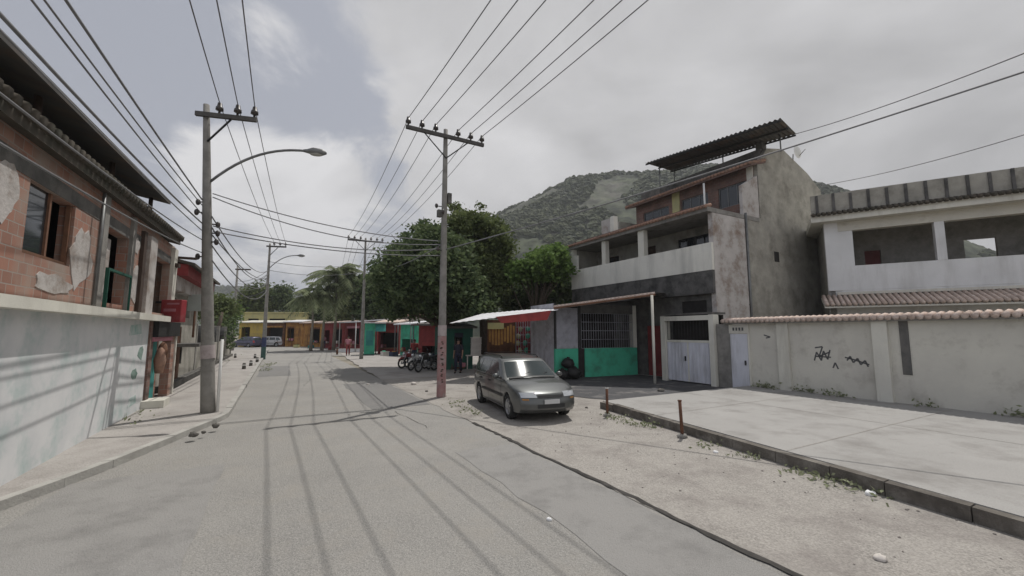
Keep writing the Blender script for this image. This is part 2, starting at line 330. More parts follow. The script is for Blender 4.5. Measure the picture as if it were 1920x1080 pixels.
        o = bpy.data.objects.new(name, me); C.objects.link(o)
        if parent is not None: o.parent = parent
        return o
def tag(o, label=None, cat=None, group=None, kind=None):
    if label: o['label'] = label
    if cat: o['category'] = cat
    if group: o['group'] = group
    if kind: o['kind'] = kind
    return o
def thing(name, label, cat, r, s, z=0, group=None, rot=AL):
    """an Empty at a base point given in street coordinates; its parts use an MB whose origin is (r,s,z)"""
    o = bpy.data.objects.new(name, None); C.objects.link(o); X, Y = W(r, s)
    o.location = (X, Y, z); o.rotation_euler = (0, 0, rot); o.empty_display_size = .3
    tag(o, label, cat, group); return o, (r, s, z)
def thing_w(name, label, cat, loc, rot=0, group=None):
    """an Empty at a world point; its parts use local coordinates"""
    o = bpy.data.objects.new(name, None); C.objects.link(o)
    o.location = loc; o.rotation_euler = (0, 0, rot); o.empty_display_size = .3; tag(o, label, cat, group); return o
def solo(mb, name, material, label, cat, group=None, **k): return tag(mb.build(name, material, None, **k), label, cat, group)
def copy_tree(o, parent=None):
    c = o.copy(); C.objects.link(c); c.parent = parent
    for ch in list(o.children): copy_tree(ch, c)
    return c
def struct(name, mb, material): return tag(mb.build(name, material), kind='structure')

# ------------------------------------------------------------------ ground
def grid_sheet(name, material, edgeL, edgeR, z, s_list, jitL=0, jitR=0, nx=6, skirt=0):
    """a strip in street coordinates between two edges r = edge(s)"""
    vs = []; fs = []
    for i, s in enumerate(s_list):
        a = edgeL(s)+random.uniform(-jitL, jitL); b = edgeR(s)+random.uniform(-jitR, jitR)
        for k in range(nx+1): vs.append((*W(a+(b-a)*k/nx, s), z))
    n = nx+1
    for i in range(len(s_list)-1):
        for k in range(nx): fs.append((i*n+k, i*n+k+1, (i+1)*n+k+1, (i+1)*n+k))
    if skirt:
        for off in (0, nx):
            base = len(vs)
            for i in range(len(s_list)): x, y, _ = vs[i*n+off]; vs.append((x, y, z-skirt))
            for i in range(len(s_list)-1): fs.append((i*n+off, (i+1)*n+off, base+i+1, base+i))
        for i in (0, len(s_list)-1):
            x0 = i*n; x1 = i*n+nx; base = len(vs); vs += [(vs[x0][0], vs[x0][1], z-skirt), (vs[x1][0], vs[x1][1], z-skirt)]; fs.append((x0, x1, base+1, base))
    m_ = MB(); m_.add(vs, fs); return struct(name, m_, material)
def sl_(a, b, st): 
    n = max(2, int((b-a)/st)); return [a+(b-a)*i/n for i in range(n+1)]
m_ = MB(); m_.add([(-3000, -400, -.03), (3000, -400, -.03), (3000, 3500, -.03), (-3000, 3500, -.03)], [(0, 1, 2, 3)]); struct('ground', m_, 'earth')
def left_edge(s):
    if s > 13: return -1.05
    if s > 9: return -1.05-(13-s)*.32
    return -2.33-(9-s)*.45
grid_sheet('road', 'asphalt', lambda s: left_edge(s)-.2 if s > -4 else -8, lambda s: 4.2, .004, sl_(-16, 58, .8), 0, .03, 8)
# the far cross street that closes the view
m_ = MB(); q = [G(380, 662), G(660, 668), G(640, 645), G(300, 643)]
m_.add([(*p, .008) for p in q], [(0, 1, 2, 3)]); struct('cross_street', m_, 'asphalt')
def kerb_r(s): return 8.15 if s > 9.3 else (7.75+(s-6.4)*.14 if s > 6.4 else 7.75-(6.4-s)*.15)
grid_sheet('gravel_verge', 'verge', lambda s: 4.19, lambda s: 11 if s > 9.6 else kerb_r(s)+.05, .012, sl_(-16, 20, .5), .05, 0, 8)
grid_sheet('market_forecourt', 'pavement', lambda s: 4.3 if s < 23 else 4.3+(s-23)*.05, lambda s: 30, .016, sl_(20, 58, 1), .12, 0, 8)
grid_sheet('dirt_yard', 'verge', lambda s: 10.9, lambda s: 30, .016, sl_(9.6, 20, .5), 0, 0, 8)
grid_sheet('concrete_forecourt', 'forecourt', lambda s: kerb_r(s)+.17, lambda s: 15.4, .2, sl_(-12, 9.55, .6), .0, 0, 8, skirt=.22)
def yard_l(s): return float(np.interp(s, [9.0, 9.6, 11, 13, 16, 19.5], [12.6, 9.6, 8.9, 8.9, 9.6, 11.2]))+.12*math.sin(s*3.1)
grid_sheet('dark_yard', 'yard', yard_l, lambda s: 16.2, .024, sl_(9.56, 20.5, .35), .08, 0, 10)  # dark ground sheet with an uneven left edge, before the gate
grid_sheet('pavement_left', 'pavement', lambda s: -8, lambda s: left_edge(s)-.14, .12, sl_(-6, 58, .6), 0, .03, 6, skirt=.14)
# joints cut into the forecourt concrete
m_ = MB()
for sj in (-6, -2.6, .8, 4.1, 7.3): m_.add([(*W(kerb_r(sj)+.2, sj), .2035), (*W(15.36, sj), .2035), (*W(15.36, sj+.025), .2035), (*W(kerb_r(sj)+.2, sj+.025), .2035)], [(0, 1, 2, 3)])
for a_, b_ in (((11.6, -8), (11.7, 9.4)),): m_.add([(*W(a_[0], a_[1]), .2045), (*W(a_[0]+.02, a_[1]), .2045), (*W(b_[0]+.02, b_[1]), .2045), (*W(b_[0], b_[1]), .2045)], [(0, 1, 2, 3)])
struct('forecourt_joints', m_, 'verge')
# kerbs as rows of weathered stones
def kerb(name, edge, width, s0, s1, z0, z1, material, rough=.015, step=.8):
    m_ = MB(); s = s0
    while s < s1:
        e = min(s+step*random.uniform(.8, 1.2), s1); a = edge(s)+random.uniform(-rough, rough); b = edge(e)+random.uniform(-rough, rough); zt = z1+random.uniform(-rough, rough)*.8
        p = [(a, s), (a+width, s), (b+width, e-.012), (b, e-.012)]; p = [W(*q) for q in p]
        m_.hexa([(x, y, z0) for x, y in p]+[(x, y, zt) for x, y in p]); s = e
    return struct(name, m_, material)
kerb('kerb_right', kerb_r, .16, -12, 9.5, -.02, .2, 'kerb', .02)
kerb('kerb_left', lambda s: left_edge(s)-.15, .15, -4, 58, -.02, .13, 'kerb_pale', .01)
# road edge joint: open crack between asphalt and the verge
m_ = MB(); pts = []
s = -10
while s < 9.6: pts.append((s, 4.2+.02*math.sin(s*1.7)+random.uniform(-.02, .02), random.uniform(.02, .05))); s += .16
vs = []; fs = []
for s, r_, w_ in pts: vs += [(*W(r_-w_, s), .018), (*W(r_+w_, s), .018)]
for i in range(len(pts)-1): fs.append((2*i, 2*i+1, 2*i+3, 2*i+2))
m_.add(vs, fs); struct('road_edge_crack', m_, 'tar')
# repaired strips and thin cracks in the asphalt
m_ = MB()
def crack(pts, w_, z=.010):
    vs = []; fs = []
    for i, (r_, s) in enumerate(pts): vs += [(*W(r_-w_, s+random.uniform(-.02, .02)), z), (*W(r_+w_, s), z)]
    for i in range(len(pts)-1): fs.append((2*i, 2*i+1, 2*i+3, 2*i+2))
    m_.add(vs, fs)
for r0, s0_, n_, dr in ((.9, 19, 10, .05), (3.1, 9.5, 9, -.03)): crack([(r0+dr*k+random.uniform(-.05, .05), s0_+k*.3) for k in range(n_)], .006)
struct('road_cracks', m_, 'tar')
def patch(name, r0, r1, s0_, s1_, z, material):
    P = []; n = 10
    for i in range(n): P.append((r0+(r1-r0)*i/n, s0_+random.uniform(-.06, .06)))
    for i in range(n): P.append((r1+random.uniform(-.05, .05), s0_+(s1_-s0_)*i/n))
    for i in range(n): P.append((r1-(r1-r0)*i/n, s1_+random.uniform(-.06, .06)))
    for i in range(n): P.append((r0+random.uniform(-.05, .05), s1_-(s1_-s0_)*i/n))
    m_ = MB(); m_.add([(*W(a, b), z) for a, b in P], [tuple(range(len(P)))]); return struct(name, m_, material)
patch('asphalt_patch', 2.4, 4.1, 12.5, 19, .0085, 'asphalt_old'); patch('asphalt_patch', -.9, .6, 24, 31, .0085, 'asphalt_old'); patch('asphalt_patch', 2.9, 4.12, 1.5, 7.4, .0085, 'asphalt_dust'); patch('asphalt_patch', -2.6, -.7, 3.2, 8.6, .0085, 'asphalt_dust')

# ------------------------------------------------------------------ hills
def hill(name, ridge, Y0, Y1, X0, X1, nx, ny, material, rough):
    """height field whose crest follows the skyline; ridge(x) gives crest height"""
    vs = []; fs = []
    from mathutils import noise as mn
    for j in range(ny+1):
        v = j/ny; prof = math.sin(math.pi*min(1, v*1.0))**.8
        for i in range(nx+1):
            x = X0+(X1-X0)*i/nx; y = Y0+(Y1-Y0)*v
            h = ridge(x)*prof
            nz = mn.fractal(Vector((x*.012, y*.012, 3.1)), 1.0, 2.0, 6)*rough*prof+mn.noise(Vector((x*.11, y*.11, 1)))*rough*.12+random.uniform(-1, 1)*rough*.22*prof
            vs.append((x, y, max(-4, h+nz-2)))
    n = nx+1
    for j in range(ny):
        for i in range(nx): fs.append((j*n+i, j*n+i+1, (j+1)*n+i+1, (j+1)*n+i))
    m_ = MB(); m_.add(vs, fs, True); return struct(name, m_, material)
def ridge_from(pxs, Y):
    xs = []; zs = []
    for px, py in pxs: p = D(px, py, Y); xs.append(p[0]); zs.append(p[2])
    return lambda x: float(np.interp(x, xs, zs))
rd = ridge_from([(780, 610), (860, 520), (905, 455), (940, 418), (975, 398), (1010, 384), (1060, 362), (1130, 353), (1200, 346), (1250, 338), (1320, 345), (1400, 368), (1480, 430), (1545, 490), (1700, 550), (1920, 590), (2100, 600)], 420)
hill('hill_right', rd, 180, 660, -170, 700, 330, 170, 'hill_green', 8)
rd2 = ridge_from([(0, 560), (150, 548), (300, 540), (400, 536), (480, 541), (560, 556), (640, 575), (760, 605)], 700)
hill('hill_left', rd2, 450, 950, -1000, -100, 120, 40, 'hill_green', 10)
from mathutils.bvhtree import BVHTree
def forest(name, hill_name, n, x0, x1, y0, y1, r0, r1, material):
    ho = bpy.data.objects[hill_name]; me = ho.data; bvh = BVHTree.FromPolygons([v.co for v in me.vertices], [p.vertices for p in me.polygons]); m_ = MB(); k = 0
    base = []
    for i in range(3):
        for j in range(6): ph = (.35, .95, 1.6)[i]; t = j*math.pi/3+i*.5; base.append((math.sin(ph)*math.cos(t), math.sin(ph)*math.sin(t), math.cos(ph)))
    base.append((0, 0, 1.05))
    fs = [(i*6+j, (i+1)*6+j, (i+1)*6+(j+1) % 6, i*6+(j+1) % 6) for i in range(2) for j in range(6)]+[(18, j, (j+1) % 6) for j in range(6)]
    while k < n:
        x = random.uniform(x0, x1); y = random.uniform(y0, y1); hit = bvh.ray_cast(Vector((x, y, 900)), Vector((0, 0, -1))); k += 1
        if hit[0] is None or hit[0].z < 4 or mn_.noise(Vector((x*.02, y*.02, 5))) < -.22: continue
        r_ = random.uniform(r0, r1)
        m_.add([(x+a*r_*random.uniform(.75, 1.2), y+b*r_*random.uniform(.75, 1.2), hit[0].z-r_*.3+c*r_*random.uniform(.8, 1.2)) for a, b, c in base], fs)
    o_ = m_.build(name, material); o_['kind'] = 'stuff'; return o_
from mathutils import noise as mn_
forest('hill_forest', 'hill_right', 9500, -60, 330, 200, 440, 2.2, 4.6, 'hill_leaf')
forest('far_hill_forest', 'hill_left', 1800, -760, -200, 560, 710, 3, 6, 'hill_leaf')
# radio mast on the hill
p = D(1065, 357, 420); mo = thing_w('radio_mast', 'thin radio mast standing on the crest of the wooded hill', 'mast', (p[0], p[1], p[2]-6))
m_ = MB(); m_.tube([(0, 0, 0), (0, 0, 18)], [.35, .2], 5); m_.build('mast_pole', 'lamp_metal', mo)
m_ = MB(); m_.tube([(-.9, 0, 15), (.9, 0, 15)], .15, 5); m_.build('antenna_bar', 'lamp_metal', mo)

# ------------------------------------------------------------------ helpers for buildings
def window(parent, o, r, s0, s1, z0, z1, face=-1, mull=1, fm='dark_metal', gm='glass_dark', name='window'):
    """framed window in an r=const wall; the frame is the part, the pane its sub-part"""
    f = MB(o); t = .05; a, b = r-.03, r+.05
    f.box(a, b, s0, s1, z0, z0+t).box(a, b, s0, s1, z1-t, z1).box(a, b, s0, s0+t, z0+t, z1-t).box(a, b, s1-t, s1, z0+t, z1-t)
    for k in range(mull): y = s0+(s1-s0)*(k+1)/(mull+1); f.box(a+.01, b-.01, y-.02, y+.02, z0+t, z1-t)
    fo = f.build(name, fm, parent)
    MB(o).box(r+.005, r+.015, s0+t*.5, s1-t*.5, z0+t*.5, z1-t*.5).build('pane', gm, fo)
    return fo
def corrugated(quad, amp, waves, t=.01, across=True, nseg=6):
    """corrugated sheet over 4 corners (a,b,c,d); waves run from a-b to d-c"""
    a, b, c, d = [Vector(p) for p in quad]; n = waves*nseg; vs = []; fs = []
    nv = 2
    for i in range(n+1):
        u = i/n; h = amp*math.cos(2*math.pi*u*waves)
        for j in range(nv+1):
            v = j/nv; p = (a.lerp(b, u)).lerp(d.lerp(c, u), v); vs.append((p.x, p.y, p.z+h))
    k = nv+1; N0 = len(vs); vs += [(x, y, z-t) for x, y, z in vs]
    for i in range(n):
        for j in range(nv):
            q = (i*k+j, (i+1)*k+j, (i+1)*k+j+1, i*k+j+1); fs.append(q); fs.append(tuple(N0+x for x in q[::-1]))
    for i in range(n):
        for j in (0, nv): fs.append((i*k+j, (i+1)*k+j, N0+(i+1)*k+j, N0+i*k+j))
    for i in (0, n):
        for j in range(nv): fs.append((i*k+j, i*k+j+1, N0+i*k+j+1, N0+i*k+j))
    return vs, fs
def bars(mb, axis, c, u0, u1, z0, z1, nu, nz, r=.012):
    """grille of round bars in a plane"""
    P = (lambda u, z: (c, u, z)) if axis == 'x' else (lambda u, z: (u, c, z))
    for i in range(nu+1): u = u0+(u1-u0)*i/nu; mb.tube([P(u, z0), P(u, z1)], r, 4)
    for i in range(nz+1): z = z0+(z1-z0)*i/nz; mb.tube([P(u0, z), P(u1, z)], r, 4)
    return mb

# ------------------------------------------------------------------ tall house on the right
hs_, o = thing('three_storey_house', 'weathered three storey house with long white balcony parapet and raised dark roof', 'house', 16.1, 11.3)
S0, S1 = 11.3, 21.2
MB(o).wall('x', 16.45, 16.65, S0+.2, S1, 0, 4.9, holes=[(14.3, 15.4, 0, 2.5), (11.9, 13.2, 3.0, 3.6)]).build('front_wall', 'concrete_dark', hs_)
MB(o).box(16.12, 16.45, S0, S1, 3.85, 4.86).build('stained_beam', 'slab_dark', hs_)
MB(o).box(16.1, 16.24, S0-.02, 20.6, 4.86, 6.06).box(16.1, 16.24, 20.6, 21.2, 4.86, 6.98).build('balcony_parapet', 'parapet', hs_)
MB(o).box(16.24, 18.2, S0+.2, S1, 4.7, 4.9).build('balcony_floor', 'concrete', hs_)
m_ = MB(o)
for s_, w_ in ((18.15, .16), (15.3, .2)): m_ = MB(o).box(16.12, 16.4, s_-w_, s_+w_, 6.06, 7.42); m_.build('balcony_column', 'pillar_cream', hs_)
MB(o).box(16.1, 16.4, 21.0, 21.2, 6.98, 7.42).build('balcony_column', 'pillar_cream', hs_)
MB(o).wall('x', 18.1, 18.3, S0+.2, S1, 4.9, 7.42, holes=[(12.6, 14.6, 5.5, 7.0), (16.1, 17.2, 4.9, 7.0), (19.0, 20.4, 5.6, 6.9)]).build('balcony_back_wall', 'render_grey', hs_)
window(hs_, o, 18.2, 12.6, 14.6, 5.5, 7.0, mull=3, fm='dark_metal')
window(hs_, o, 18.2, 19.0, 20.4, 5.6, 6.9, mull=2, fm='wood_dark')
MB(o).box(18.18, 18.24, 16.1, 17.2, 4.9, 7.0).build('door', 'wood_dark', hs_)
# terrace slab above the balcony with its worn tiled lip
MB(o).box(15.95, 19.8, S0-.02, S1+.05, 7.42, 7.62).build('terrace_slab', 'concrete', hs_)
m_ = MB(o); y = S0-.05
while y < S1: m_.tube([(15.82, y+.09, 7.62), (16.25, y+.09, 7.74)], .085, 6); y += .2
m_.build('tile_lip', 'tile', hs_)
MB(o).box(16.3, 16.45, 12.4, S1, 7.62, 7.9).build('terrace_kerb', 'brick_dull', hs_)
MB(o).box(16.4, 16.6, 17.8, 18.6, 7.9, 8.75).build('terrace_block', 'plaster_stained', hs_)
MB(o).box(16.35, 16.65, 17.5, 17.8, 7.9, 8.8).build('terrace_block', 'parapet', hs_)
# side wall towards the camera
prof = [(16.28, 0), (25.9, 0), (25.9, 10.0), (24.6, 10.75), (22.3, 11.62), (20.6, 11.5), (20.45, 10.9), (19.9, 10.2), (19.9, 7.7), (18.75, 7.62), (18.6, 7.42), (16.28, 7.42)]
def poly_wall(poly, s0, s1):
    return MB(o).prism_y(poly, s0, s1)
poly_wall([(18.62, 0), (25.9, 0), (25.9, 10.0), (24.6, 10.75), (22.3, 11.62), (20.9, 11.35), (19.95, 10.35), (19.95, 7.64), (18.62, 7.4)], S0+.001, S0+.2).build('side_wall', 'render_grey', hs_)
poly_wall([(16.26, 0), (18.6, 0), (18.6, 7.4), (16.26, 7.4)], S0-.02, S0+.2).build('side_wall', 'plaster_stained', hs_)
m_ = MB(o)
m_.tube([(18.66, S0-.06, 0), (18.66, S0-.06, 7.7)], .055, 8)
for z in (1.5, 3.4, 5.2, 7): m_.box(18.58, 18.74, S0-.05, S0+.001, z, z+.05)
m_.build('drain_pipe', 'lamp_metal', hs_)
MB(o).box(20.9, 21.3, S0-.01, S0+.05, 5.6, 6.1).build('wall_vent', 'interior', hs_)
# third floor
a_ = ZR(1430, 302, 19.7); 
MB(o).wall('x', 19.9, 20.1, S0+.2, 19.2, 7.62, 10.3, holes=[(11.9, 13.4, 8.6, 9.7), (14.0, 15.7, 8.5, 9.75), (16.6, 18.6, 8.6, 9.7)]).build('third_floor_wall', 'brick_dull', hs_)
MB(o).box(19.84, 19.9, 15.8, 16.3, 7.62, 10.3).build('pilaster', 'yellow_pale', hs_)
MB(o).box(19.84, 19.9, 11.5, 11.8, 7.62, 10.3).build('pilaster', 'wall_cream', hs_)
for a, b, c, d in ((11.9, 13.4, 8.6, 9.7), (14.0, 15.7, 8.5, 9.75), (16.6, 18.6, 8.6, 9.7)): window(hs_, o, 20, a, b, c, d, mull=2, fm='lamp_metal')
poly_wall([(18.62, 7.62), (19.9, 7.62), (19.9, 9.75), (18.62, 9.05)], S0+.02, S0+.18).build('terrace_side_wall', 'plaster_stained', hs_)
m_ = MB(o); m_.tube([(18.2, 13.0, 7.62), (18.2, 13.0, 9.6)], .05, 6); m_.build('terrace_post', 'paint_white', hs_)
m_ = MB(o); m_.slab([(19.35, S0-.05, 10.22), (19.35, 19.6, 10.22), (20.6, 19.6, 10.6), (20.6, S0-.05, 10.6)], .08); m_.build('eave', 'brick_dull', hs_)
m_ = MB(o); y = S0
while y < 19.5: m_.tube([(19.3, y, 10.27), (20.6, y, 10.68)], .085, 6); y += .2
m_.build('eave_tiles', 'tile', hs_)
MB(o).box(20.62, 20.8, S0+.21, 19.4, 10.3, 11.35).build('roof_parapet', 'concrete_dark', hs_)
m_ = MB(o); m_.slab([(20.85, S0+.2, 10.72), (20.6, 19.4, 10.72), (22.3, 19.4, 11.5), (22.3, S0+.2, 11.5)], .06); m_.slab([(22.3, S0+.2, 11.5), (22.3, 19.4, 11.5), (25.8, 19.4, 9.95), (25.8, S0+.2, 9.95)], .06)
m_.build('roof', 'tile_dark', hs_)
MB(o).box(25.7, 25.9, S0+.2, S1, 0, 9.8).build('rear_wall', 'render_grey', hs_)
poly_wall([(16.45, 0), (25.7, 0), (25.7, 9.8), (20.1, 9.8), (20.1, 7.4), (16.45, 7.4)], S1-.2, S1-.001).build('far_side_wall', 'render_grey', hs_)
MB(o).box(16.65, 25.7, S0+.2, S1-.2, 4.9, 5.0).build('inner_floor', 'concrete', hs_)
# raised sheet roof on posts
def corner(px, py, r): q = ZR(px, py, r); return q
cA = ZR(1210, 306, 18.9); cB = ZR(1463, 222, 18.9); cC = ZR(1492, 251, 21.3); cD = ZR(1258, 320, 21.3)
m_ = MB(o); m_.add(*corrugated([cA, cB, cC, cD], .035, 34, .02)); m_.build('sheet_roof', 'roof_sheet', hs_)
m_ = MB(o)
for f in (.02, .5, .98):
    p = Vector(cA).lerp(Vector(cD), f); q = Vector(cB).lerp(Vector(cC), f); m_.tube([p-Vector((0, 0, .09)), q-Vector((0, 0, .09))], .05, 5)
m_.build('roof_purlins', 'dark_metal', hs_)
for (f, g, zb) in ((.06, .3, 10.3), (.06, .9, 9.9), (.93, .7, 10.8), (.5, .9, 11.0)):
    p = Vector(cA).lerp(Vector(cB), f).lerp(Vector(cD).lerp(Vector(cC), f), g)
    MB(o).tube([(p.x, p.y, min(zb, p.z-.5)), (p.x, p.y, p.z-.08)], .035, 6).build('roof_post', 'lamp_metal', hs_)
MB(o).box(20.95, 21.3, S0+.25, S0+.6, 11.3, 11.9).build('chimney_block', 'concrete_dark', hs_)
# glazing strip and door of the ground floor
MB(o).box(16.5, 16.56, 14.3, 15.4, 0, 2.5).build('door', 'maroon', hs_)
MB(o).box(16.5, 16.55, 11.9, 13.2, 3.0, 3.6).build('vent_window', 'interior', hs_)

# water tank and dish on the roof edge
m_ = thing('satellite_dish', 'small pale satellite dish on the side parapet of the tall house', 'satellite dish', 23.4, 11.4, 11.0); do, oo = m_
q = MB(oo)
vs = []; fs = []
for i in range(5):
    for k in range(14): t = 2*math.pi*k/14; rr = .09*i; vs.append((23.4+rr*math.cos(t), 11.3-.25+rr*rr*.6, 11.65+rr*math.sin(t)))
for i in range(4):
    for k in range(14): fs.append((i*14+k, i*14+(k+1) % 14, (i+1)*14+(k+1) % 14, (i+1)*14+k))
q.add(vs, fs, True); q.build('dish', 'paint_white', do)
MB(oo).tube([(23.4, 11.4, 11.0), (23.4, 11.35, 11.6)], .03, 6).build('mast', 'lamp_metal', do)
MB(oo).tube([(23.4, 11.05, 11.4), (23.4, 10.75, 11.65)], .02, 5).build('receiver_arm', 'lamp_metal', do)

# ------------------------------------------------------------------ garage gate, small gate, boundary wall
gg, o = thing('garage_gate', 'pale grey metal garage gate with barred opening in a cream frame', 'gate', 15.35, 12.1)
MB(o).box(15.25, 15.6, 10.78, 11.0, 0, 2.9).build('gate_post', 'pillar_cream', gg)
MB(o).box(15.25, 15.6, 13.22, 13.46, 0, 2.9).build('gate_post', 'pillar_cream', gg)
MB(o).box(15.26, 15.59, 11.0, 13.22, 2.68, 2.88).build('lintel', 'pillar_cream', gg)
m_ = MB(o).box(15.36, 15.42, 11.02, 13.2, .08, 1.74)
for k in range(12): y = 11.1+k*.18; m_.box(15.335, 15.36, y, y+.02, .12, 1.7)
m_.build('gate_panel', 'gate_grey', gg)
m_ = MB(o).box(15.34, 15.44, 11.0, 13.22, 1.742, 1.84).box(15.34, 15.44, 12.08, 12.14, .08, 1.742); m_.build('gate_rail', 'pillar_cream', gg)
m_ = MB(o); bars(m_, 'x', 15.39, 11.05, 13.18, 1.84, 2.68, 14, 1, .012); m_.build('gate_bars', 'dark_metal', gg)
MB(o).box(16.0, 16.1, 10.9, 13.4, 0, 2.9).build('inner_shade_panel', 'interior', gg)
MB(o).box(15.3, 15.34, 12.2, 12.26, .95, 1.15).build('handle', 'dark_metal', gg)
MB(o).box(15.25, 16.1, 10.8, 13.44, 2.92, 3.0).build('gate_roof', 'concrete_dark', gg)

bw, o = thing('boundary_wall', 'long cream rendered wall capped with pale clay tiles and marked with graffiti', 'wall', 15.4, 4)
MB(o).box(15.4, 15.58, -9, 9.4, 0, 2.5).build('wall', 'wall_cream', bw)
MB(o).box(15.4, 15.58, 10.18, 10.76, 0, 2.5).build('wall', 'concrete', bw)
for a, b, z, w_ in ((8.0, 8.38, 2.5, .1), (5.3, 5.66, 2.5, .12), (2.2, 2.55, 2.5, .12), (-1.2, -.85, 2.5, .12), (9.4, 9.46, 2.5, .06)):
    MB(o).box(15.4-w_, 15.4, a, b, 0, z).build('pillar', 'pillar_cream', bw)
MB(o).box(15.38, 15.4-.001, 4.86, 5.06, 1.0, 2.5).build('stain_pipe', 'concrete_dark', bw)
m_ = MB(o); y = -9
m_.box(15.18, 15.78, -9, 10.3, 2.5, 2.56)
m_.build('coping', 'concrete', bw)
m_ = MB(o)
while y < 10.25:
    m_.tube([(15.1, y+.08, 2.6), (15.49, y+.08, 2.68+random.uniform(-.006, .006))], .078, 7); m_.tube([(15.49, y+.08, 2.68), (15.86, y+.08, 2.6)], .078, 7); y += .17
m_.build('cap_tiles', 'tile_pale', bw)
# graffiti strokes as thin raised paint
def scrib(pts, w_=.03):
    vs = []; fs = []
    for i in range(len(pts)-1):
        (a, b), (c, d) = pts[i], pts[i+1]; L_ = math.hypot(c-a, d-b) or 1; nx, ny = -(d-b)/L_*w_, (c-a)/L_*w_
        k = len(vs); vs += [(15.396, a+nx, b+ny), (15.396, a-nx, b-ny), (15.396, c-nx, d-ny), (15.396, c+nx, d+ny)]; fs.append((k, k+1, k+2, k+3))
    return vs, fs
m_ = MB(o)
def gp(px, py): q = ZR(px, py, 15.396); return (q[1], q[2])
for st in ([(1528, 652), (1542, 650), (1536, 668), (1556, 660)], [(1527, 676), (1531, 660), (1540, 676), (1544, 658), (1552, 674), (1556, 656)],
           [(1530, 668), (1558, 670)], [(1562, 690), (1566, 680), (1572, 692)], [(1584, 670), (1600, 674), (1612, 678), (1630, 684)], [(1588, 676), (1594, 668), (1600, 680), (1608, 672), (1614, 684), (1622, 676), (1628, 688)],
           [(1432, 628), (1444, 632), (1436, 634)]):
    pts = [gp(*q) for q in st]; v_, f_ = scrib(pts, .022); m_.add(v_, f_)
m_.build('graffiti', 'graffiti', bw)
sg, o = thing('pedestrian_gate', 'narrow flat pale metal pedestrian gate beside the garage gate', 'gate', 15.4, 9.8)
MB(o).box(15.36, 15.41, 9.48, 10.16, .06, 2.12).build('gate_leaf', 'gate_grey', sg)
MB(o).box(15.33, 15.45, 9.4+.001, 10.179, 2.13, 2.48).build('lintel', 'wall_cream', sg)
MB(o).box(15.3, 15.36, 9.56, 9.6, .95, 1.12).build('handle', 'dark_metal', sg)
m_ = MB(o)                                    # house number, too worn to read
for k in range(4): y = 10.02-k*.12; m_.box(15.322, 15.33, y-.07, y, 2.24, 2.36)
m_.build('house_number', 'graffiti', sg)

# ------------------------------------------------------------------ white house at the right edge
A2 = R(58); n2 = Vector((math.cos(A2), math.sin(A2))); d2 = Vector((-math.sin(A2), math.cos(A2)))
c0 = W(22, 9.6)
wh = thing_w('white_house', 'two storey white house with open veranda behind the tiled boundary wall', 'house', (c0[0], c0[1], 0), A2)
LW = 11
MB().box(0, .25, -LW, 0, 0, 4.06).build('ground_floor_wall', 'house_white', wh)
MB().box(-.02, .16, -LW, -.5, 4.06, 5.16).build('veranda_parapet', 'house_white', wh)
MB().box(-.06, .3, -.5, 0, 4.06, 7.2).build('corner_column', 'house_white', wh)
MB().box(-.02, .2, -1.02, -.501, 5.161, 6.779).build('veranda_side_panel', 'house_white', wh)
MB().box(-.04, .25, -4.0, -3.7, 5.16, 7.0).build('veranda_column', 'house_white', wh)
MB().box(-.04, .25, -7.4, -7.1, 5.16, 7.0).build('veranda_column', 'house_white', wh)
MB().box(-.05, .3, -LW, -.5, 6.78, 7.2).build('veranda_beam', 'wall_cream', wh)
MB().box(-.6, 8, -LW-.2, .5, 7.2, 7.5).build('roof_slab', 'pillar_cream', wh)
m_ = MB(); m_.box(-.25, -.15, -LW-.1, .45, 7.5, 8.55)
m_.build('roof_parapet', 'render_grey', wh)
y = -LW
while y < .4: MB().box(-.3, -.25, y, y+.1, 7.62, 8.5+random.uniform(-.05, .05)).build('parapet_rib', 'slab_dark', wh); y += .62
m_ = MB(); y = -LW
while y < .45: m_.tube([(-.75, y, 7.5), (-.2, y, 7.66)], .085, 6); y += .19
m_.build('eave_tiles', 'tile_dark', wh)
MB().wall('x', 2.4, 2.55, -LW, -.3, 4.06, 7.2, holes=[(-2.35, -1.75, 5.25, 6.15), (-6.2, -5.2, 5.2, 6.3)]).build('veranda_back_wall', 'concrete', wh)
MB().box(4.6, 4.7, -5, 2, 4.5, 7.0).build('inner_wall', 'pink', wh)
MB().box(0, 8, -.25, -.001, 0, 7.2).build('side_wall', 'render_grey', wh)
MB().box(.25, 2.4, -LW, -.3, 3.95, 4.06).build('veranda_floor', 'concrete', wh)
m_ = MB(); m_.slab([(-1.3, -LW, 3.28), (0, -LW, 3.75), (0, .3, 3.75), (-1.3, .3, 3.28)], .06); m_.build('porch_roof', 'wall_cream', wh)
m_ = MB(); y = -LW
while y < .3: m_.tube([(-1.35, y, 3.36), (0, y, 3.83)], .085, 6); y += .19
m_.build('porch_tiles', 'tile_pale', wh)
MB().box(-.06, -.001, -3.4, -1.2, 1.2, 2.9).build('shutter', 'maroon', wh)
MB().box(-.1, 0, -LW, -.3, 3.86, 3.98).build('string_course', 'wall_cream', wh)

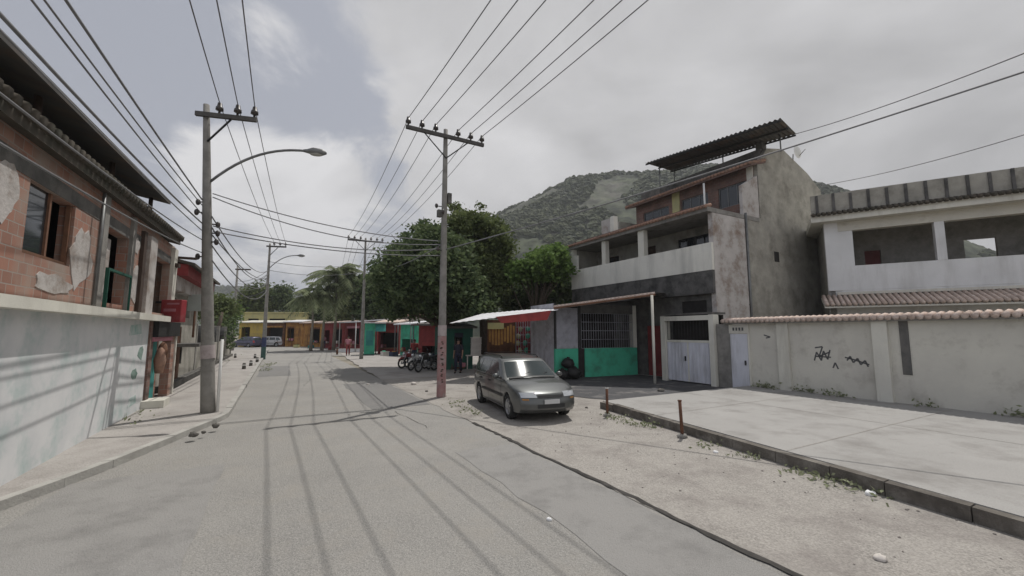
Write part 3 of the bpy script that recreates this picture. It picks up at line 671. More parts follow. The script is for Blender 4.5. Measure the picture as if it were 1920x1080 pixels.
# ------------------------------------------------------------------ corner bar with green wall and awning
gA = G(1042, 711); gB = G(1196, 703)
va = Vector(gA); vb = Vector(gB); ang = math.atan2(vb.y-va.y, vb.x-va.x); LB = (vb-va).length
cb_ = thing_w('corner_bar', 'small roadside bar with bright green lower wall and barred openings', 'bar', (gA[0], gA[1], 0), ang)
def zh(px, py, f):                         # height of a pixel on the bar front at fraction f along it
    p = va.lerp(vb, f); return D(px, py, p.y)[2]
zt = zh(1100, 653, .4)
MB().box(0, LB*.26, 0, .15, 0, zt).box(LB*.34, LB, 0, .15, 0, zt).build('lower_wall', 'green_wall', cb_)
MB().box(LB*.262, LB*.338, .05, .13, 0, zt).build('wall_recess', 'interior', cb_)
z2 = zh(1100, 600, .4); z3 = 3.55
MB().box(0, .08, .02, .12, zt, z3).build('post', 'dark_metal', cb_)
MB().box(LB*.27, LB*.3, .02, .12, zt, z3).build('post', 'dark_metal', cb_)
MB().box(LB*.955, LB, -.01, .3, zt, z3).build('post', 'pillar_cream', cb_)
m_ = MB()
for k in range(22): x = .1+(LB*.26-.1)*k/22; m_.box(x, x+.035, .04, .07, zt+.02, z3-.25)
m_.box(.08, LB*.268, .071, .09, zt, z3-.2)
m_.build('ribbed_shutter', 'grille_grey', cb_)
m_ = MB(); bars(m_, 'y', .06, LB*.31, LB*.955, zt, z3-.45, 22, 4, .012); m_.build('window_bars', 'grille_grey', cb_)
MB().box(LB*.3, LB*.955, .02, .12, z3-.45, z3).build('fascia', 'concrete_dark', cb_)
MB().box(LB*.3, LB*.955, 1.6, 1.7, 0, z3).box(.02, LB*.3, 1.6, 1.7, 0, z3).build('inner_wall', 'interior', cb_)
MB().box(0, .08, .16, 2.6, 0, z3).build('side_wall', 'grille_grey', cb_)
m_ = MB(); m_.box(LB, LB+.9, .4, .55, 0, 3.4); m_.build('pink_pier', 'plaster_stained', cb_)
m_ = MB(); m_.box(LB+.9, LB+1.1, .9, 1.1, 0, 3.3); m_.build('door_jamb', 'maroon', cb_)
pst = G(1228, 720); zE = D(1236, 549, pst[1])[2]; pl = (1.9, 18.9)
zW = D(1040, 575, pl[1])[2]
inv = Matrix.Rotation(-ang, 3, 'Z')
def loc(x, y, z): v = inv @ (Vector((x, y, z))-Vector((gA[0], gA[1], 0))); return (v.x, v.y, v.z)
aw = [loc(pl[0], pl[1], zW), loc(pst[0]+.15, pst[1], zE), loc(8.2, 21.3, zE+.25), loc(2.6, 23.0, zW+.35)]
m_ = MB(); m_.add(*corrugated(aw, .03, 26, .015)); m_.build('awning', 'roof_sheet', cb_)
m_ = MB(); m_.tube([(a, b, c-.07) for a, b, c in (aw[0], aw[1])], .045, 5); m_.build('awning_beam', 'wood', cb_)
m_ = MB(); m_.slab([aw[0], aw[1], tuple(Vector(aw[1])+Vector((0, .02, .05))), tuple(Vector(aw[0])+Vector((0, .02, .05)))], .12); m_.build('awning_lip', 'tile_pale', cb_)
q = loc(pst[0], pst[1], 0); MB().tube([q, (q[0], q[1], zE-.1)], .06, 8).build('awning_post', 'pillar_cream', cb_)

# stall with the white sagging awning left of the bar
sA = G(893, 700); 
st = thing_w('snack_stall', 'open snack stall under a bright white sheet awning with red lining', 'stall', (sA[0], sA[1], 0), 0)
def sl(px, py, Y): p = D(px, py, Y); return (p[0]-sA[0], p[1]-sA[1], p[2])
q0, q1, q2, q3 = sl(843, 606, 19.0), sl(1046, 581, 18.6), sl(1052, 575, 21.6), sl(905, 588, 21.6)
m_ = MB(); vs, fs = corrugated([q0, q1, q2, q3], .008, 16, .012); m_.add(vs, fs); m_.build('awning', 'sheet_white', st)
q0b, q1b = sl(935, 602, 18.75), sl(1030, 590, 18.62)
m_ = MB(); m_.hexa([sl(940, 606, 18.75), sl(1026, 600, 18.62), sl(1026, 600, 18.9), sl(940, 606, 19.0), sl(930, 594, 18.75), sl(1034, 582, 18.62), sl(1034, 582, 18.9), sl(930, 594, 19.0)]); m_.build('valance', 'red_fabric', st)
for px, py in ((1024, 700), (1001, 690), (912, 694)):
    g_ = G(px, py); y0 = g_[1]
    ztop = D(px, 590 if px > 950 else 600, y0)[2]
    MB().box(g_[0]-sA[0]-.04, g_[0]-sA[0]+.04, g_[1]-sA[1]-.04, g_[1]-sA[1]+.04, 0, ztop).build('post', 'lamp_metal' if px > 1010 else 'wood_dark', st)
g1, g2 = G(1022, 697), G(915, 690)
b0 = (g2[0]-sA[0], g2[1]-sA[1]+.3); b1 = (g1[0]-sA[0], g1[1]-sA[1]+.3)
m_ = MB(); bars(m_, 'y', b1[1], b1[0]-1.6, b1[0], .7, 2.9, 12, 5, .013); m_.build('wire_rack', 'grille_grey', st)
m_ = MB().box(b1[0]-1.6, b1[0], b1[1]+1.0, b1[1]+1.1, 0, 3.0); m_.build('back_panel', 'maroon', st)
m_ = MB().box(b0[0], b1[0]-1.62, b1[1]+1.2, b1[1]+1.3, 0, 2.9); m_.build('back_panel', 'brown', st)
m_ = MB().box(b0[0], b1[0]-1.7, b1[1]+.3, b1[1]+.8, 0, 1.05); m_.build('counter', 'wood_dark', st)
m_ = MB()
for k in range(9):
    x = b0[0]+.15+k*.17; m_.box(x, x+.12, b1[1]-.1+random.uniform(0, .2), b1[1]+.15, 1.35+random.uniform(0, .3), 2.5+random.uniform(-.1, .2))
m_.build('hanging_goods', 'ochre', st)
m_ = MB().box(b0[0]+.1, b0[0]+1.0, b1[1]-.15, b1[1]-.1, 2.35, 2.7); m_.build('sign_panel', 'yellow_pale', st)
for k, (x, mt) in enumerate(((b1[0]-1.4, 'yellow_pale'), (b1[0]-1.0, 'green_wall'), (b1[0]-.6, 'pink'))):
    m_ = MB()
    for j in range(4): m_.ball((x+random.uniform(-.1, .1), b1[1]+.25, 1.15+j*.4), (.13, .1, .16), 7, 5, .15)
    m_.build('bagged_goods', mt, st)

# ------------------------------------------------------------------ utility poles
def insulator(parent, x, y, z, s=1.5):
    m_ = MB(); m_.tube([(x, y, z), (x, y, z+.06*s), (x, y, z+.07*s), (x, y, z+.12*s), (x, y, z+.13*s), (x, y, z+.2*s)], [.02*s, .02*s, .065*s, .06*s, .045*s, .035*s], 8)
    m_.build('insulator', 'insulator', parent)
def pole_double(name, label, X, Y, h, arm_z, half, tilt, lean=0, n_ins=6, bands=()):
    """concrete pole with a symmetric crossarm and braces; arm along local x"""
    p = thing_w(name, label, 'utility pole', (X, Y, 0), tilt, 'concrete utility poles along the street')
    k = 12; m_ = MB(); m_.tube([(lean*i/k, 0, h*i/k) for i in range(k+1)], [.15-.075*i/k for i in range(k+1)], 12); m_.build('shaft', 'concrete', p)
    lx = lean*arm_z/h
    m_ = MB().box(lx-half, lx+half, -.16, -.06, arm_z-.06, arm_z+.06); m_.build('crossarm', 'crossarm_wood', p)
    for sg_ in (-1, 1):
        m_ = MB(); m_.tube([(lx+sg_*half*.55, -.11, arm_z-.07), (lean*(arm_z-.75)/h, -.09, arm_z-.8)], .022, 5); m_.build('brace', 'dark_metal', p)
    xs = [lx+half*f for f in (-.95, -.62, -.28, .3, .64, .95)][:n_ins]
    for x in xs: insulator(p, x, -.11, arm_z+.06)
    return p, [Matrix.Rotation(tilt, 3, 'Z') @ Vector((x, -.11, arm_z+.33))+Vector((X, Y, 0)) for x in xs]
PB = G(827, 745); TILT = R(29.5)
pole1, T1 = pole_double('utility_pole', 'tall concrete utility pole with faded red painted foot beside the parked wagon', PB[0], PB[1], 9.45, 9.15, 1.46, TILT)
m_ = MB(); m_.tube([(0, 0, .02), (0, 0, .35), (0, 0, 2.05)], [.158, .157, .148], 12, False); m_.build('painted_band', 'pink_band', pole1)
m_ = MB(); m_.tube([(0, 0, 2.06), (0, 0, 2.42)], .149, 12, False); m_.build('pale_band', 'pale_band', pole1)
m_ = MB()                                   # dark worn brush marks painted one above the other on the band, facing the road
th = math.atan2(-PB[1], -PB[0])-TILT
for k in range(8):
    z = .55+k*.18
    for j in range(3):
        a = th+random.uniform(-.25, .25); zz_ = z+random.uniform(-.05, .05); c_, s_ = math.cos(a)*.161, math.sin(a)*.161
        tx, ty = -math.sin(a)*.03, math.cos(a)*.03
        m_.add([(c_-tx, s_-ty, zz_), (c_+tx, s_+ty, zz_), (c_+tx, s_+ty, zz_+.035), (c_-tx, s_-ty, zz_+.035)], [(0, 1, 2, 3)])
m_.build('painted_marks', 'wood_dark', pole1)
for z, a in ((6.9, .4), (6.6, 2.6), (6.3, 4.2), (5.2, 1.2), (5.0, 3.6)):
    m_ = MB(); m_.tube([(.08*math.cos(a), .08*math.sin(a), z), (.26*math.cos(a), .26*math.sin(a), z+.03)], .018, 5); m_.ball((.28*math.cos(a), .28*math.sin(a), z+.04), (.06, .06, .09), 8, 6); m_.build('bracket', 'insulator', pole1)
MB().box(.1, .24, -.09, .09, 6.75, 7.1).build('junction_box', 'concrete_dark', pole1); MB().box(-.25, -.11, -.08, .08, 6.2, 6.45).build('junction_box', 'concrete_dark', pole1)
# mid pole by the green kiosk
MX, MY = D(680, 600, 34)[0], 34
pole2, T2 = pole_double('utility_pole', 'slender concrete utility pole rising behind the green kiosk', MX, MY, 9.95, 9.68, 1.4, R(24))
# pole still farther
pole3x, T3 = pole_double('utility_pole', 'far small utility pole behind the palms beside the market roofs', -26.5, 66, 9.6, 9.3, 1.4, R(24))

def pole_lamp(label, X, Y, h, arm_z, tilt, rad, lamp_z, reach, arm_len, lean=0):
    p = thing_w('utility_pole', label, 'utility pole', (X, Y, 0), tilt, 'concrete utility poles along the street')
    k = 12; m_ = MB(); m_.tube([(lean*i/k, 0, h*i/k) for i in range(k+1)], [rad-(rad-.075)*i/k for i in range(k+1)], 12); m_.build('shaft', 'concrete', p)
    la_ = lean*arm_z/h; ll_ = lean*(lamp_z-1.25)/h
    m_ = MB().box(la_-.22, la_+arm_len, -.15, -.06, arm_z-.06, arm_z+.06); m_.build('crossarm', 'crossarm_wood', p)
    MB().tube([(la_+arm_len*.5, -.1, arm_z-.07), (lean*(arm_z-.75)/h+.05, -.08, arm_z-.75)], .028, 5).build('brace', 'dark_metal', p)
    xs = [la_+arm_len*f for f in (.27, .62, .95)]
    for x in xs: insulator(p, x, -.1, arm_z+.06, 1.55)
    la = MB(); pts = []
    for i in range(13):
        t = i/12; pts.append((ll_+.05+reach*t, 0, lamp_z-1.15+1.15*(1-(1-t)**2.3)))
    la.tube(pts, .035, 7); lo = la.build('lamp_arm', 'lamp_metal', p)
    hd = MB(); x0 = ll_+.05+reach; hd.tube([(x0-.1, 0, lamp_z), (x0, 0, lamp_z), (x0+.15, 0, lamp_z+.01), (x0+.4, 0, lamp_z+.0), (x0+.52, 0, lamp_z-.02)], [.04, .06, .11, .1, .03], 9)
    ho = hd.build('lamp_head', 'lamp_metal', lo); MB().ball((x0+.25, 0, lamp_z-.06), (.2, .085, .07), 9, 6).build('lamp_glass', 'lamp_glass', ho)
    return p, [Matrix.Rotation(tilt, 3, 'Z') @ Vector((x, -.1, arm_z+.35))+Vector((X, Y, 0)) for x in xs]
LX, LY = G(390, 782)
poleL, TL = pole_lamp('stout concrete pole with curved street lamp arm on the left pavement', LX, LY, 8.45, 8.12, R(14), .17, 7.4, 2.4, 1.27, -.6)
m_ = MB(); m_.tube([(.21, -.03, .1), (.21, -.03, 2.0)], .035, 6); m_.build('cable_duct', 'paint_white', poleL)
m_ = MB(); m_.tube([(-.10, 0, 1.5), (-.125, 0, 1.85)], .168, 12, False); m_.build('pale_band', 'pale_band', poleL)
for z, a in ((5.7, 2.9), (5.4, 3.2), (5.1, .3), (4.85, .1), (4.6, -.2), (4.2, 3.0)):
    m_ = MB(); xo = -.071*z; m_.tube([(.1*math.cos(a)+xo, .1*math.sin(a), z), (.24*math.cos(a)+xo, .24*math.sin(a), z)], .02, 5); m_.ball((.24*math.cos(a)+xo, .24*math.sin(a), z), (.06, .06, .09), 8, 6); m_.build('bracket', 'insulator', poleL)
FX, FY = G(493, 674)
poleF, TF = pole_lamp('far concrete street lamp pole on the left with blue and green painted foot', FX, FY, 9.4, 9.15, R(14), .17, 8.5, 2.1, 1.25)
m_ = MB(); m_.tube([(0, 0, .02), (0, 0, 1.0)], .178, 12, False); m_.build('green_band', 'green_band', poleF)
m_ = MB(); m_.tube([(0, 0, 1.01), (0, 0, 1.75)], .176, 12, False); m_.build('blue_band', 'blue_band', poleF)
GX, GY = D(436, 640, 47)[:2]
poleG = thing_w('utility_pole', 'short distant pole with a plain bar on the left beyond the gravel pavement', 'utility pole', (GX, GY, 0), R(10), 'concrete utility poles along the street')
MB().tube([(0, 0, 0), (0, 0, 9.7)], [.2, .1], 8).build('shaft', 'concrete', poleG)
MB().box(-.2, 1.4, -.1, 0, 9.2, 9.35).build('crossarm', 'wood_dark', poleG)

# ------------------------------------------------------------------ overhead wires
def wire(a, b, sag, r=.011, label='', group='thin power wires above the street', name='overhead_wire', n=26, mt='wire'):
    a = Vector(a); b = Vector(b); pts = []
    for i in range(n+1):
        t = i/n; p = a.lerp(b, t); p.z -= sag*4*t*(1-t); pts.append(p-a)
    m_ = MB(); m_.tube(pts, r, 5)
    o = m_.build(name, mt); o.location = a; return tag(o, label, 'cable' if 'cable' in name else 'wire', group)
dv = Vector((-SA, CA, 0))
ORD6 = ['leftmost', 'second from left', 'third from left', 'fourth from left', 'fifth from left', 'rightmost']; ORD3 = ['leftmost', 'middle', 'rightmost']
for i, p in enumerate(T1):
    O6 = ORD6[i]
    q = p-dv*36; wire(q, p, .75, .013, O6+' of six wires from overhead to the tall pole by the wagon', 'six wires from overhead to the pole by the wagon')
    wire(p, T2[i], .45, .012, O6+' of six wires between the wagon pole and the kiosk pole', 'six wires between the wagon pole and the kiosk pole')
    wire(T2[i], T3[i], .5, .014, O6+' of six wires running on beyond the kiosk pole', 'six wires beyond the kiosk pole')
for i, p in enumerate(TL):
    q = p-dv*34+Vector((.3, 0, .2)); wire(q, p, .7, .013, ORD3[i]+' of three wires from overhead to the left street lamp pole', 'three wires to the left lamp pole')
    wire(p, TF[i], .3, .012, ORD3[i]+' of three wires between the left lamp pole and far lamp pole', 'three wires between the left lamp poles')
LP = Vector((LX-.25, LY, 0)); PP = Vector((PB[0]+.02, PB[1], 0)); FP = Vector((FX, FY, 0)); GP_ = Vector((GX, GY, 0))
Z = lambda v, z: v+Vector((-.071*z*.97+.25 if v is LP else 0, -.071*z*.24 if v is LP else 0, z))
for k, (z, off, sg_) in enumerate(((5.75, -.35, .3), (5.6, -.3, .5), (5.35, -.25, .42), (5.1, -.3, .6), (4.9, -.35, .5), (4.65, -.45, .75), (4.3, -.5, .8))):
    wire(Z(LP, z)+Vector((-.1, -.05, 0)), Z(LP, z)-dv*30+Vector((off*1.2, 0, .25)), sg_, .018 if k in (0, 3) else .012,
         ['topmost', 'second highest', 'third highest', 'middle', 'third lowest', 'second lowest', 'lowest'][k]+' of seven cables from the left lamp pole over the brick house', 'thick cables along the left pavement', 'overhead_cable')
for k, (z, zf, sg_) in enumerate(((5.3, 7.2, .7), (5.0, 6.9, .9), (4.8, 6.6, .5), (4.5, 6.2, .8), (4.1, 5.6, .9))):
    wire(Z(LP, z)+Vector((.13, 0, 0)), Z(FP, zf), sg_, .018, ['topmost', 'second highest', 'middle', 'second lowest', 'lowest'][k]+' of five cables sagging between left lamp pole and far lamp pole', 'thick cables between the left lamp poles', 'overhead_cable')
    wire(Z(FP, zf), Z(GP_, zf+.8), .4, .02, ['topmost', 'second highest', 'middle', 'second lowest', 'lowest'][k]+' of five distant cables beyond the far lamp pole', 'distant cables on the left', 'overhead_cable')
for k, (z, zb, sg_) in enumerate(((5.95, 5.35, .25), (5.85, 5.25, .42), (5.05, 5.1, .3), (4.9, 4.85, .2))):
    wire(Z(LP, z)+Vector((.12, .05, 0)), Z(PP, zb), sg_, .016, ['topmost', 'second', 'third', 'lowest'][k]+' cable crossing the street from left lamp pole to tall pole', 'cables crossing the street', 'overhead_cable')
wire(Z(FP, 7.9), Z(Vector((MX, MY, 0)), 7.7), .3, .018, 'upper far cable crossing from the far lamp pole to the kiosk pole', None, 'overhead_cable')
wire(Z(FP, 7.2), Z(Vector((MX, MY, 0)), 7.1), .35, .018, 'lower far cable crossing from the far lamp pole to the kiosk pole', None, 'overhead_cable')
wire(Z(Vector((MX, MY, 0)), 7.4), Z(PP, 5.3), .5, .018, 'low cable between the kiosk pole and the tall pole by the wagon', None, 'overhead_cable')
e1 = D(1990, 112, 7.2)
wire(Z(PP, 5.05), e1, .12, .02, 'thick black cable rising right from the wagon pole across the tall house', None, 'overhead_cable')
e2 = D(2000, 68, 9); wire((*W(cC[0], cC[1]), cC[2]), e2, .15, .018, 'grey cable leaving the corner of the raised sheet roof towards the upper right', None, 'overhead_cable')
e2 = D(2000, 228, 12)
wb = W(25.9, 11.3); wire((wb[0], wb[1], 10.3), e2, .2, .016, 'lower thin cable above the white house leaving the gable wall of the tall house', None, 'overhead_cable')

# ------------------------------------------------------------------ left side: unfinished brick house
bh, o = thing('brick_house', 'unfinished bare red brick house with dark tiled roof over the left pavement', 'house', -3.2, 6)
MB(o).wall('x', -3.4, -3.2, 7.0, 17.4, 2.66, 5.0, holes=[(14.9, 16.9, 2.75, 4.35), (11.4, 12.7, 2.8, 4.35), (8.3, 9.8, 3.3, 4.35)]).build('upper_wall', 'brick', bh)
MB(o).box(-3.3, -3.24, 8.3, 9.8, 3.3, 3.36).box(-3.3, -3.24, 8.3, 8.36, 3.36, 4.35).box(-3.3, -3.24, 9.74, 9.8, 3.36, 4.35).box(-3.3, -3.24, 9.02, 9.08, 3.36, 4.35).build('window_frame', 'wood', bh)
MB(o).box(-3.29, -3.27, 8.36, 9.02, 3.361, 4.349).build('pane', 'glass_dark', bh)
MB(o).box(-3.38, -3.34, 11.42, 12.1, 2.82, 4.2).build('curtain', 'plaster_stained', bh)
MB(o).box(-3.22, -3.13, 12.72, 12.95, 2.66, 4.9).build('concrete_column', 'concrete', bh)
MB(o).box(-3.22, -3.13, 10.9, 11.15, 2.66, 4.9).build('concrete_column', 'concrete', bh)
MB(o).box(-3.22, -3.13, 7.0, 7.25, 2.66, 4.9).build('concrete_column', 'concrete', bh)
for (y0_, z0_, wy, hz_) in ((13.5, 3.4, 1.0, .9), (10.2, 3.5, 1.0, 1.1), (7.7, 4.0, .7, .8), (13.3, 4.3, .5, .4), (9.3, 2.95, 1.4, .35)):
    n_ = 17; MB(o).prism_x([(y0_+wy*.5*math.cos(2*math.pi*i/n_)*random.uniform(.7, 1.15), z0_+hz_*.5*math.sin(2*math.pi*i/n_)*random.uniform(.7, 1.15)) for i in range(n_)], -3.2, -3.188).build('plaster_patch', 'plaster_stained', bh)
MB(o).tube([(-3.08, 10.6, 2.7), (-3.08, 10.6, 4.85)], .03, 6).build('conduit', 'lamp_metal', bh)
MB(o).box(-3.16, -3.1, 11.3, 12.8, 3.45, 3.5).box(-3.16, -3.1, 11.3, 11.34, 2.67, 3.45).box(-3.16, -3.1, 12.76, 12.8, 2.67, 3.45).build('balcony_rail', 'green_dark', bh)
MB(o).box(-3.2, -3.12, 14.2, 14.88, 2.66, 4.75).build('plaster_patch', 'plaster_stained', bh)
MB(o).box(-3.25, -3.1, 16.92, 17.4, 2.66, 4.9).build('corner_pier', 'wall_cream', bh)
MB(o).box(-3.25, -3.12, 13.6, 13.85, 2.66, 4.75).build('wall_pier', 'wood_dark', bh)
MB(o).box(-3.8, -3.7, 7, 17.3, 2.66, 4.9).build('inner_wall', 'interior', bh)
MB(o).box(-3.42, -3.19, 7, 17.4, 4.36, 4.6).build('lintel', 'concrete_dark', bh)
MB(o).wall('x', -3.35, -3.2, 5.0, 15.1, 0, 2.5, holes=[]).build('mural_wall', 'mural_white', bh)
m_ = MB(o)
for px, py, w_, h_ in ((264, 662, .55, .45), (252, 702, .6, .3)):
    q = ZR(px, py, -3.196); m_ = MB(o); n_ = 11; a0_ = random.random()*6; m_.prism_x([(q[1]+w_*.5*math.cos(2*math.pi*i/n_)*random.uniform(.6, 1.1), q[2]+h_*.5*math.sin(2*math.pi*i/n_)*random.uniform(.6, 1.1)) for i in range(n_)], -3.2, -3.196); m_.build('mural_paint', 'mural_green', bh)
m_ = MB(o)
for px, py, w_, h_ in ((256, 618, 1.1, .3), (248, 752, .7, .25)):
    q = ZR(px, py, -3.194); m_ = MB(o); m_.prism_x([(q[1]-w_/2, q[2]-h_/2), (q[1]+w_/2, q[2]-h_/3), (q[1]+w_/3, q[2]+h_/2), (q[1]-w_/2.4, q[2]+h_/3)], -3.2, -3.194); m_.build('mural_paint', 'mural_teal', bh)
MB(o).box(-3.9, -2.95, 5.0, 16.3, 2.5, 2.66).build('floor_slab', 'pillar_cream', bh)
MB(o).box(-3.35, -3.15, 15.1, 15.45, 0, 2.5).build('pier', 'brick_dull', bh)
MB(o).box(-3.35, -3.12, 17.55, 18.05, 0, 2.5).build('pier', 'brick', bh)
MB(o).box(-3.35, -3.08, 18.05, 18.2, 0, 2.5).build('door_post', 'wall_cream', bh)
MB(o).box(-4.2, -4.1, 15.1, 18.2, 0, 2.5).build('inner_wall', 'interior', bh)
MB(o).box(-3.32, -3.26, 16.0, 16.45, .1, 2.2).build('door', 'teal', bh)
MB(o).box(-3.3, -3.2, 15.5, 15.62, 0, 2.5).build('door_post', 'wood', bh)
MB(o).box(-3.34, -3.02, 15.3, 18.2, 2.05, 2.5).build('shutter_box', 'black', bh)
MB(o).box(-3.3, -3.1, 15.3, 17.6, 1.92, 2.04).build('pink_trim', 'pink', bh)
MB(o).box(-3.3, -2.7, 14.9, 15.6, 0, .32).build('door_step', 'pillar_cream', bh)
MB(o).box(-9, -3.41, 17.2, 17.4, 0, 5.2).build('far_side_wall', 'brick', bh)
MB(o).box(-9, -3.41, 7.0, 7.2, 0, 5.2).build('near_side_wall', 'brick', bh)
m_ = MB(o); m_.slab([(-3.0, 6.7, 4.92), (-3.0, 17.0, 5.16), (-8.8, 17.0, 6.5), (-8.8, 6.7, 6.4)], .14); m_.build('roof', 'tile_dark', bh)
m_ = MB(o); y = 6.7
while y < 17.0: m_.tube([(-2.93, y, 4.98+.023*(y-6.7)), (-4.6, y, 5.44+.018*(y-6.7))], .09, 6); y += .21
m_.build('roof_tiles', 'tile_dark', bh)
m_ = MB(o); m_.slab([(-2.95, 6, 5.6), (-2.95, 15.0, 5.95), (-8, 15.0, 6.9), (-8, 6, 6.6)], .1); m_.build('upper_roof', 'roof_sheet', bh)
for y in (8.5, 11.6, 14.6): MB(o).tube([(-3.3, y, 4.9), (-3.3, y, 5.62+(y-6)*.03)], .05, 6).build('roof_post', 'wood_dark', bh)
m_ = MB(o); m_.box(-3.35, -3.0, 17.0, 17.3, 4.3, 4.42).box(-3.3, -2.6, 17.35, 17.42, 4.62, 4.7); m_.build('bracket', 'wood_dark', bh)
# red box sign and white board
p = W(-2.75, 16.4)
a0 = D(299, 604, p[1]); a1 = D(341, 562, p[1])
rs_ = thing_w('box_sign', 'faded red box sign sticking out over the doorway of the brick house', 'sign', (a0[0], p[1], a0[2]), 0)
MB().box(0, a1[0]-a0[0], 0, .22, 0, a1[2]-a0[2]).build('sign_box', 'red_sign', rs_, bevel=.02)
MB().box(-.25, 0, .08, .14, .2, .26).box(-.25, 0, .08, .14, .6, .66).build('bracket', 'dark_metal', rs_)
m_ = MB(); ww = a1[0]-a0[0]
m_.box(.15*ww, .75*ww, -.006, -.001, .33, .42).box(.3*ww, .9*ww, -.006, -.001, .55, .6); m_.build('faded_mark', 'pink', rs_)
p = W(-2.9, 21.5); a0 = D(351, 583, p[1]); a1 = D(380, 552, p[1])
wb_ = thing_w('hanging_board', 'blank pale green-white board hanging behind the left lamp pole', 'sign', (a0[0], p[1], a0[2]), 0)
MB().box(0, a1[0]-a0[0], 0, .06, 0, a1[2]-a0[2]).build('board', 'white_board', wb_)
MB().tube([(.3, .03, 0), (.3, .03, -1.1)], .04, 6).build('support', 'wood', wb_)
# grey house next to it
gh, o = thing('grey_house', 'small grey rendered house with purple-brown fascia between the brick house and the street wall', 'house', -3.6, 19)
MB(o).wall('x', -3.8, -3.6, 18.3, 25.5, 0, 4.2, holes=[(19.6, 20.6, 2.75, 3.5), (21.8, 23.4, 2.8, 3.5)]).build('front_wall', 'render_grey', gh)
MB(o).box(-4.6, -4.5, 18.4, 25.3, 2.6, 4.1).build('inner_wall', 'interior', gh)
MB(o).box(-3.6, -3.0, 18.6, 25.5, 4.2, 4.62).build('fascia', 'maroon', gh)
MB(o).box(-3.62, -3.3, 18.6, 24, 3.7, 4.2).build('upper_band', 'plaster_stained', gh)
m_ = MB(o); m_.slab([(-2.8, 18.5, 4.66), (-2.8, 25.8, 4.66), (-8, 25.8, 5.9), (-8, 18.5, 5.9)], .1); m_.build('roof', 'tile_dark', gh)
MB(o).box(-8, -3.81, 18.3, 18.5, 0, 4.2).build('side_wall', 'render_grey', gh); MB(o).box(-8, -3.81, 25.3, 25.5, 0, 4.2).build('side_wall', 'render_grey', gh)
MB(o).box(-3.6, -3.5, 19.6, 20.5, 2.75, 3.1).build('window_sign', 'paint_white', gh)
MB(o).box(-3.6, -2.7, 20.0, 22.0, 1.62, 1.74).box(-3.6, -3.5, 20.2, 20.3, .9, 1.62).box(-3.6, -3.5, 21.7, 21.8, .9, 1.62).build('concrete_ledge', 'concrete_dark', gh)
MB(o).box(-3.6, -3.52, 21.0, 21.5, 0, 2.4).build('downpipe', 'wood', gh)
MB(o).box(-3.6, -3.3, 18.4, 25.4, 0, .35).build('plinth', 'concrete_dark', gh)
# street wall with slatted fence
sf, o = thing('street_wall', 'long low grey wall with rusty railing running beside the left gravel pavement', 'wall', -3.7, 26)
MB(o).box(-3.9, -3.7, 25.6, 44, 0, 1.5).build('wall', 'render_grey', sf)
m_ = MB(o); bars(m_, 'x', -3.8, 25.7, 44, 1.5, 2.5, 90, 2, .014); m_.build('railing', 'dark_metal', sf)
for k in range(5): y = 26+k*4.4; MB(o).box(-3.95, -3.64, y, y+.3, 0, 2.6).build('pillar', 'concrete', sf)
MB(o).box(-3.69, -3.5, 25.6, 44, 0, .3).build('plinth', 'stone', sf)

# bollards and small bits on the left pavement
def bollard(px, py, h, label, r=.1):
    x, y = G(px, py, .12); m = thing_w('bollard', label, 'bollard', (x, y, .12), random.uniform(0, 3), 'short dark bollards on the left pavement')
    MB().tube([(0, 0, -.05), (.01, 0, h*.8), (.01, 0, h)], [r, r*.9, r*.6], 8).build('post', 'stone', m)
    MB().tube([(.01, 0, h*.55), (.01, 0, h*.75)], r*.97, 8, False).build('painted_ring', 'paint_white', m); return m
for px, py, l in ((457, 692, 'nearest short dark bollard standing on the left gravel pavement'), (470, 686, 'second nearest short bollard on the left gravel pavement'), (482, 679, 'third bollard on the left pavement, nearest to the road edge'), (478, 672, 'farthest small bollard on the left pavement in front of the far lamp pole'), (441, 671, 'lone bollard on the left pavement near the street wall')):
    bollard(px, py, .34, l)
x, y = G(632, 665); bb = thing_w('bollard', 'lone reddish bollard at the far right road edge left of the green kiosk', 'bollard', (x, y, 0), 0)
MB().tube([(0, 0, 0), (0, 0, .6)], .1, 8).build('post', 'rust', bb); MB().ball((0, 0, .62), .12, 8, 6).build('cap', 'stone', bb)

# two rusty posts by the right kerb
for px, y0, y1, mt, l in ((1139, 782, 727, 'rust', 'short rusty steel post at the far end of the forecourt kerb'), (1280, 822, 750, 'rust', 'leaning rusty steel post in front of the forecourt kerb')):
    x, y = G(px, y0); h = D(px, y1, y)[2]
    m = thing_w('steel_post', l, 'post', (x, y, 0), 0); sx = .03 if px > 1200 else 0
    MB().tube([(0, 0, -.05), (-sx, 0, h)], .035, 8).build('pipe', mt, m)
    MB().tube([(-sx, 0, h*.97), (-sx, 0, h)], .045, 8).build('pipe_cap', 'paint_white' if px < 1200 else 'rust', m)
    MB().ball((0, 0, .03), (.11, .1, .07), 8, 5, .25).build('footing', 'concrete', m)

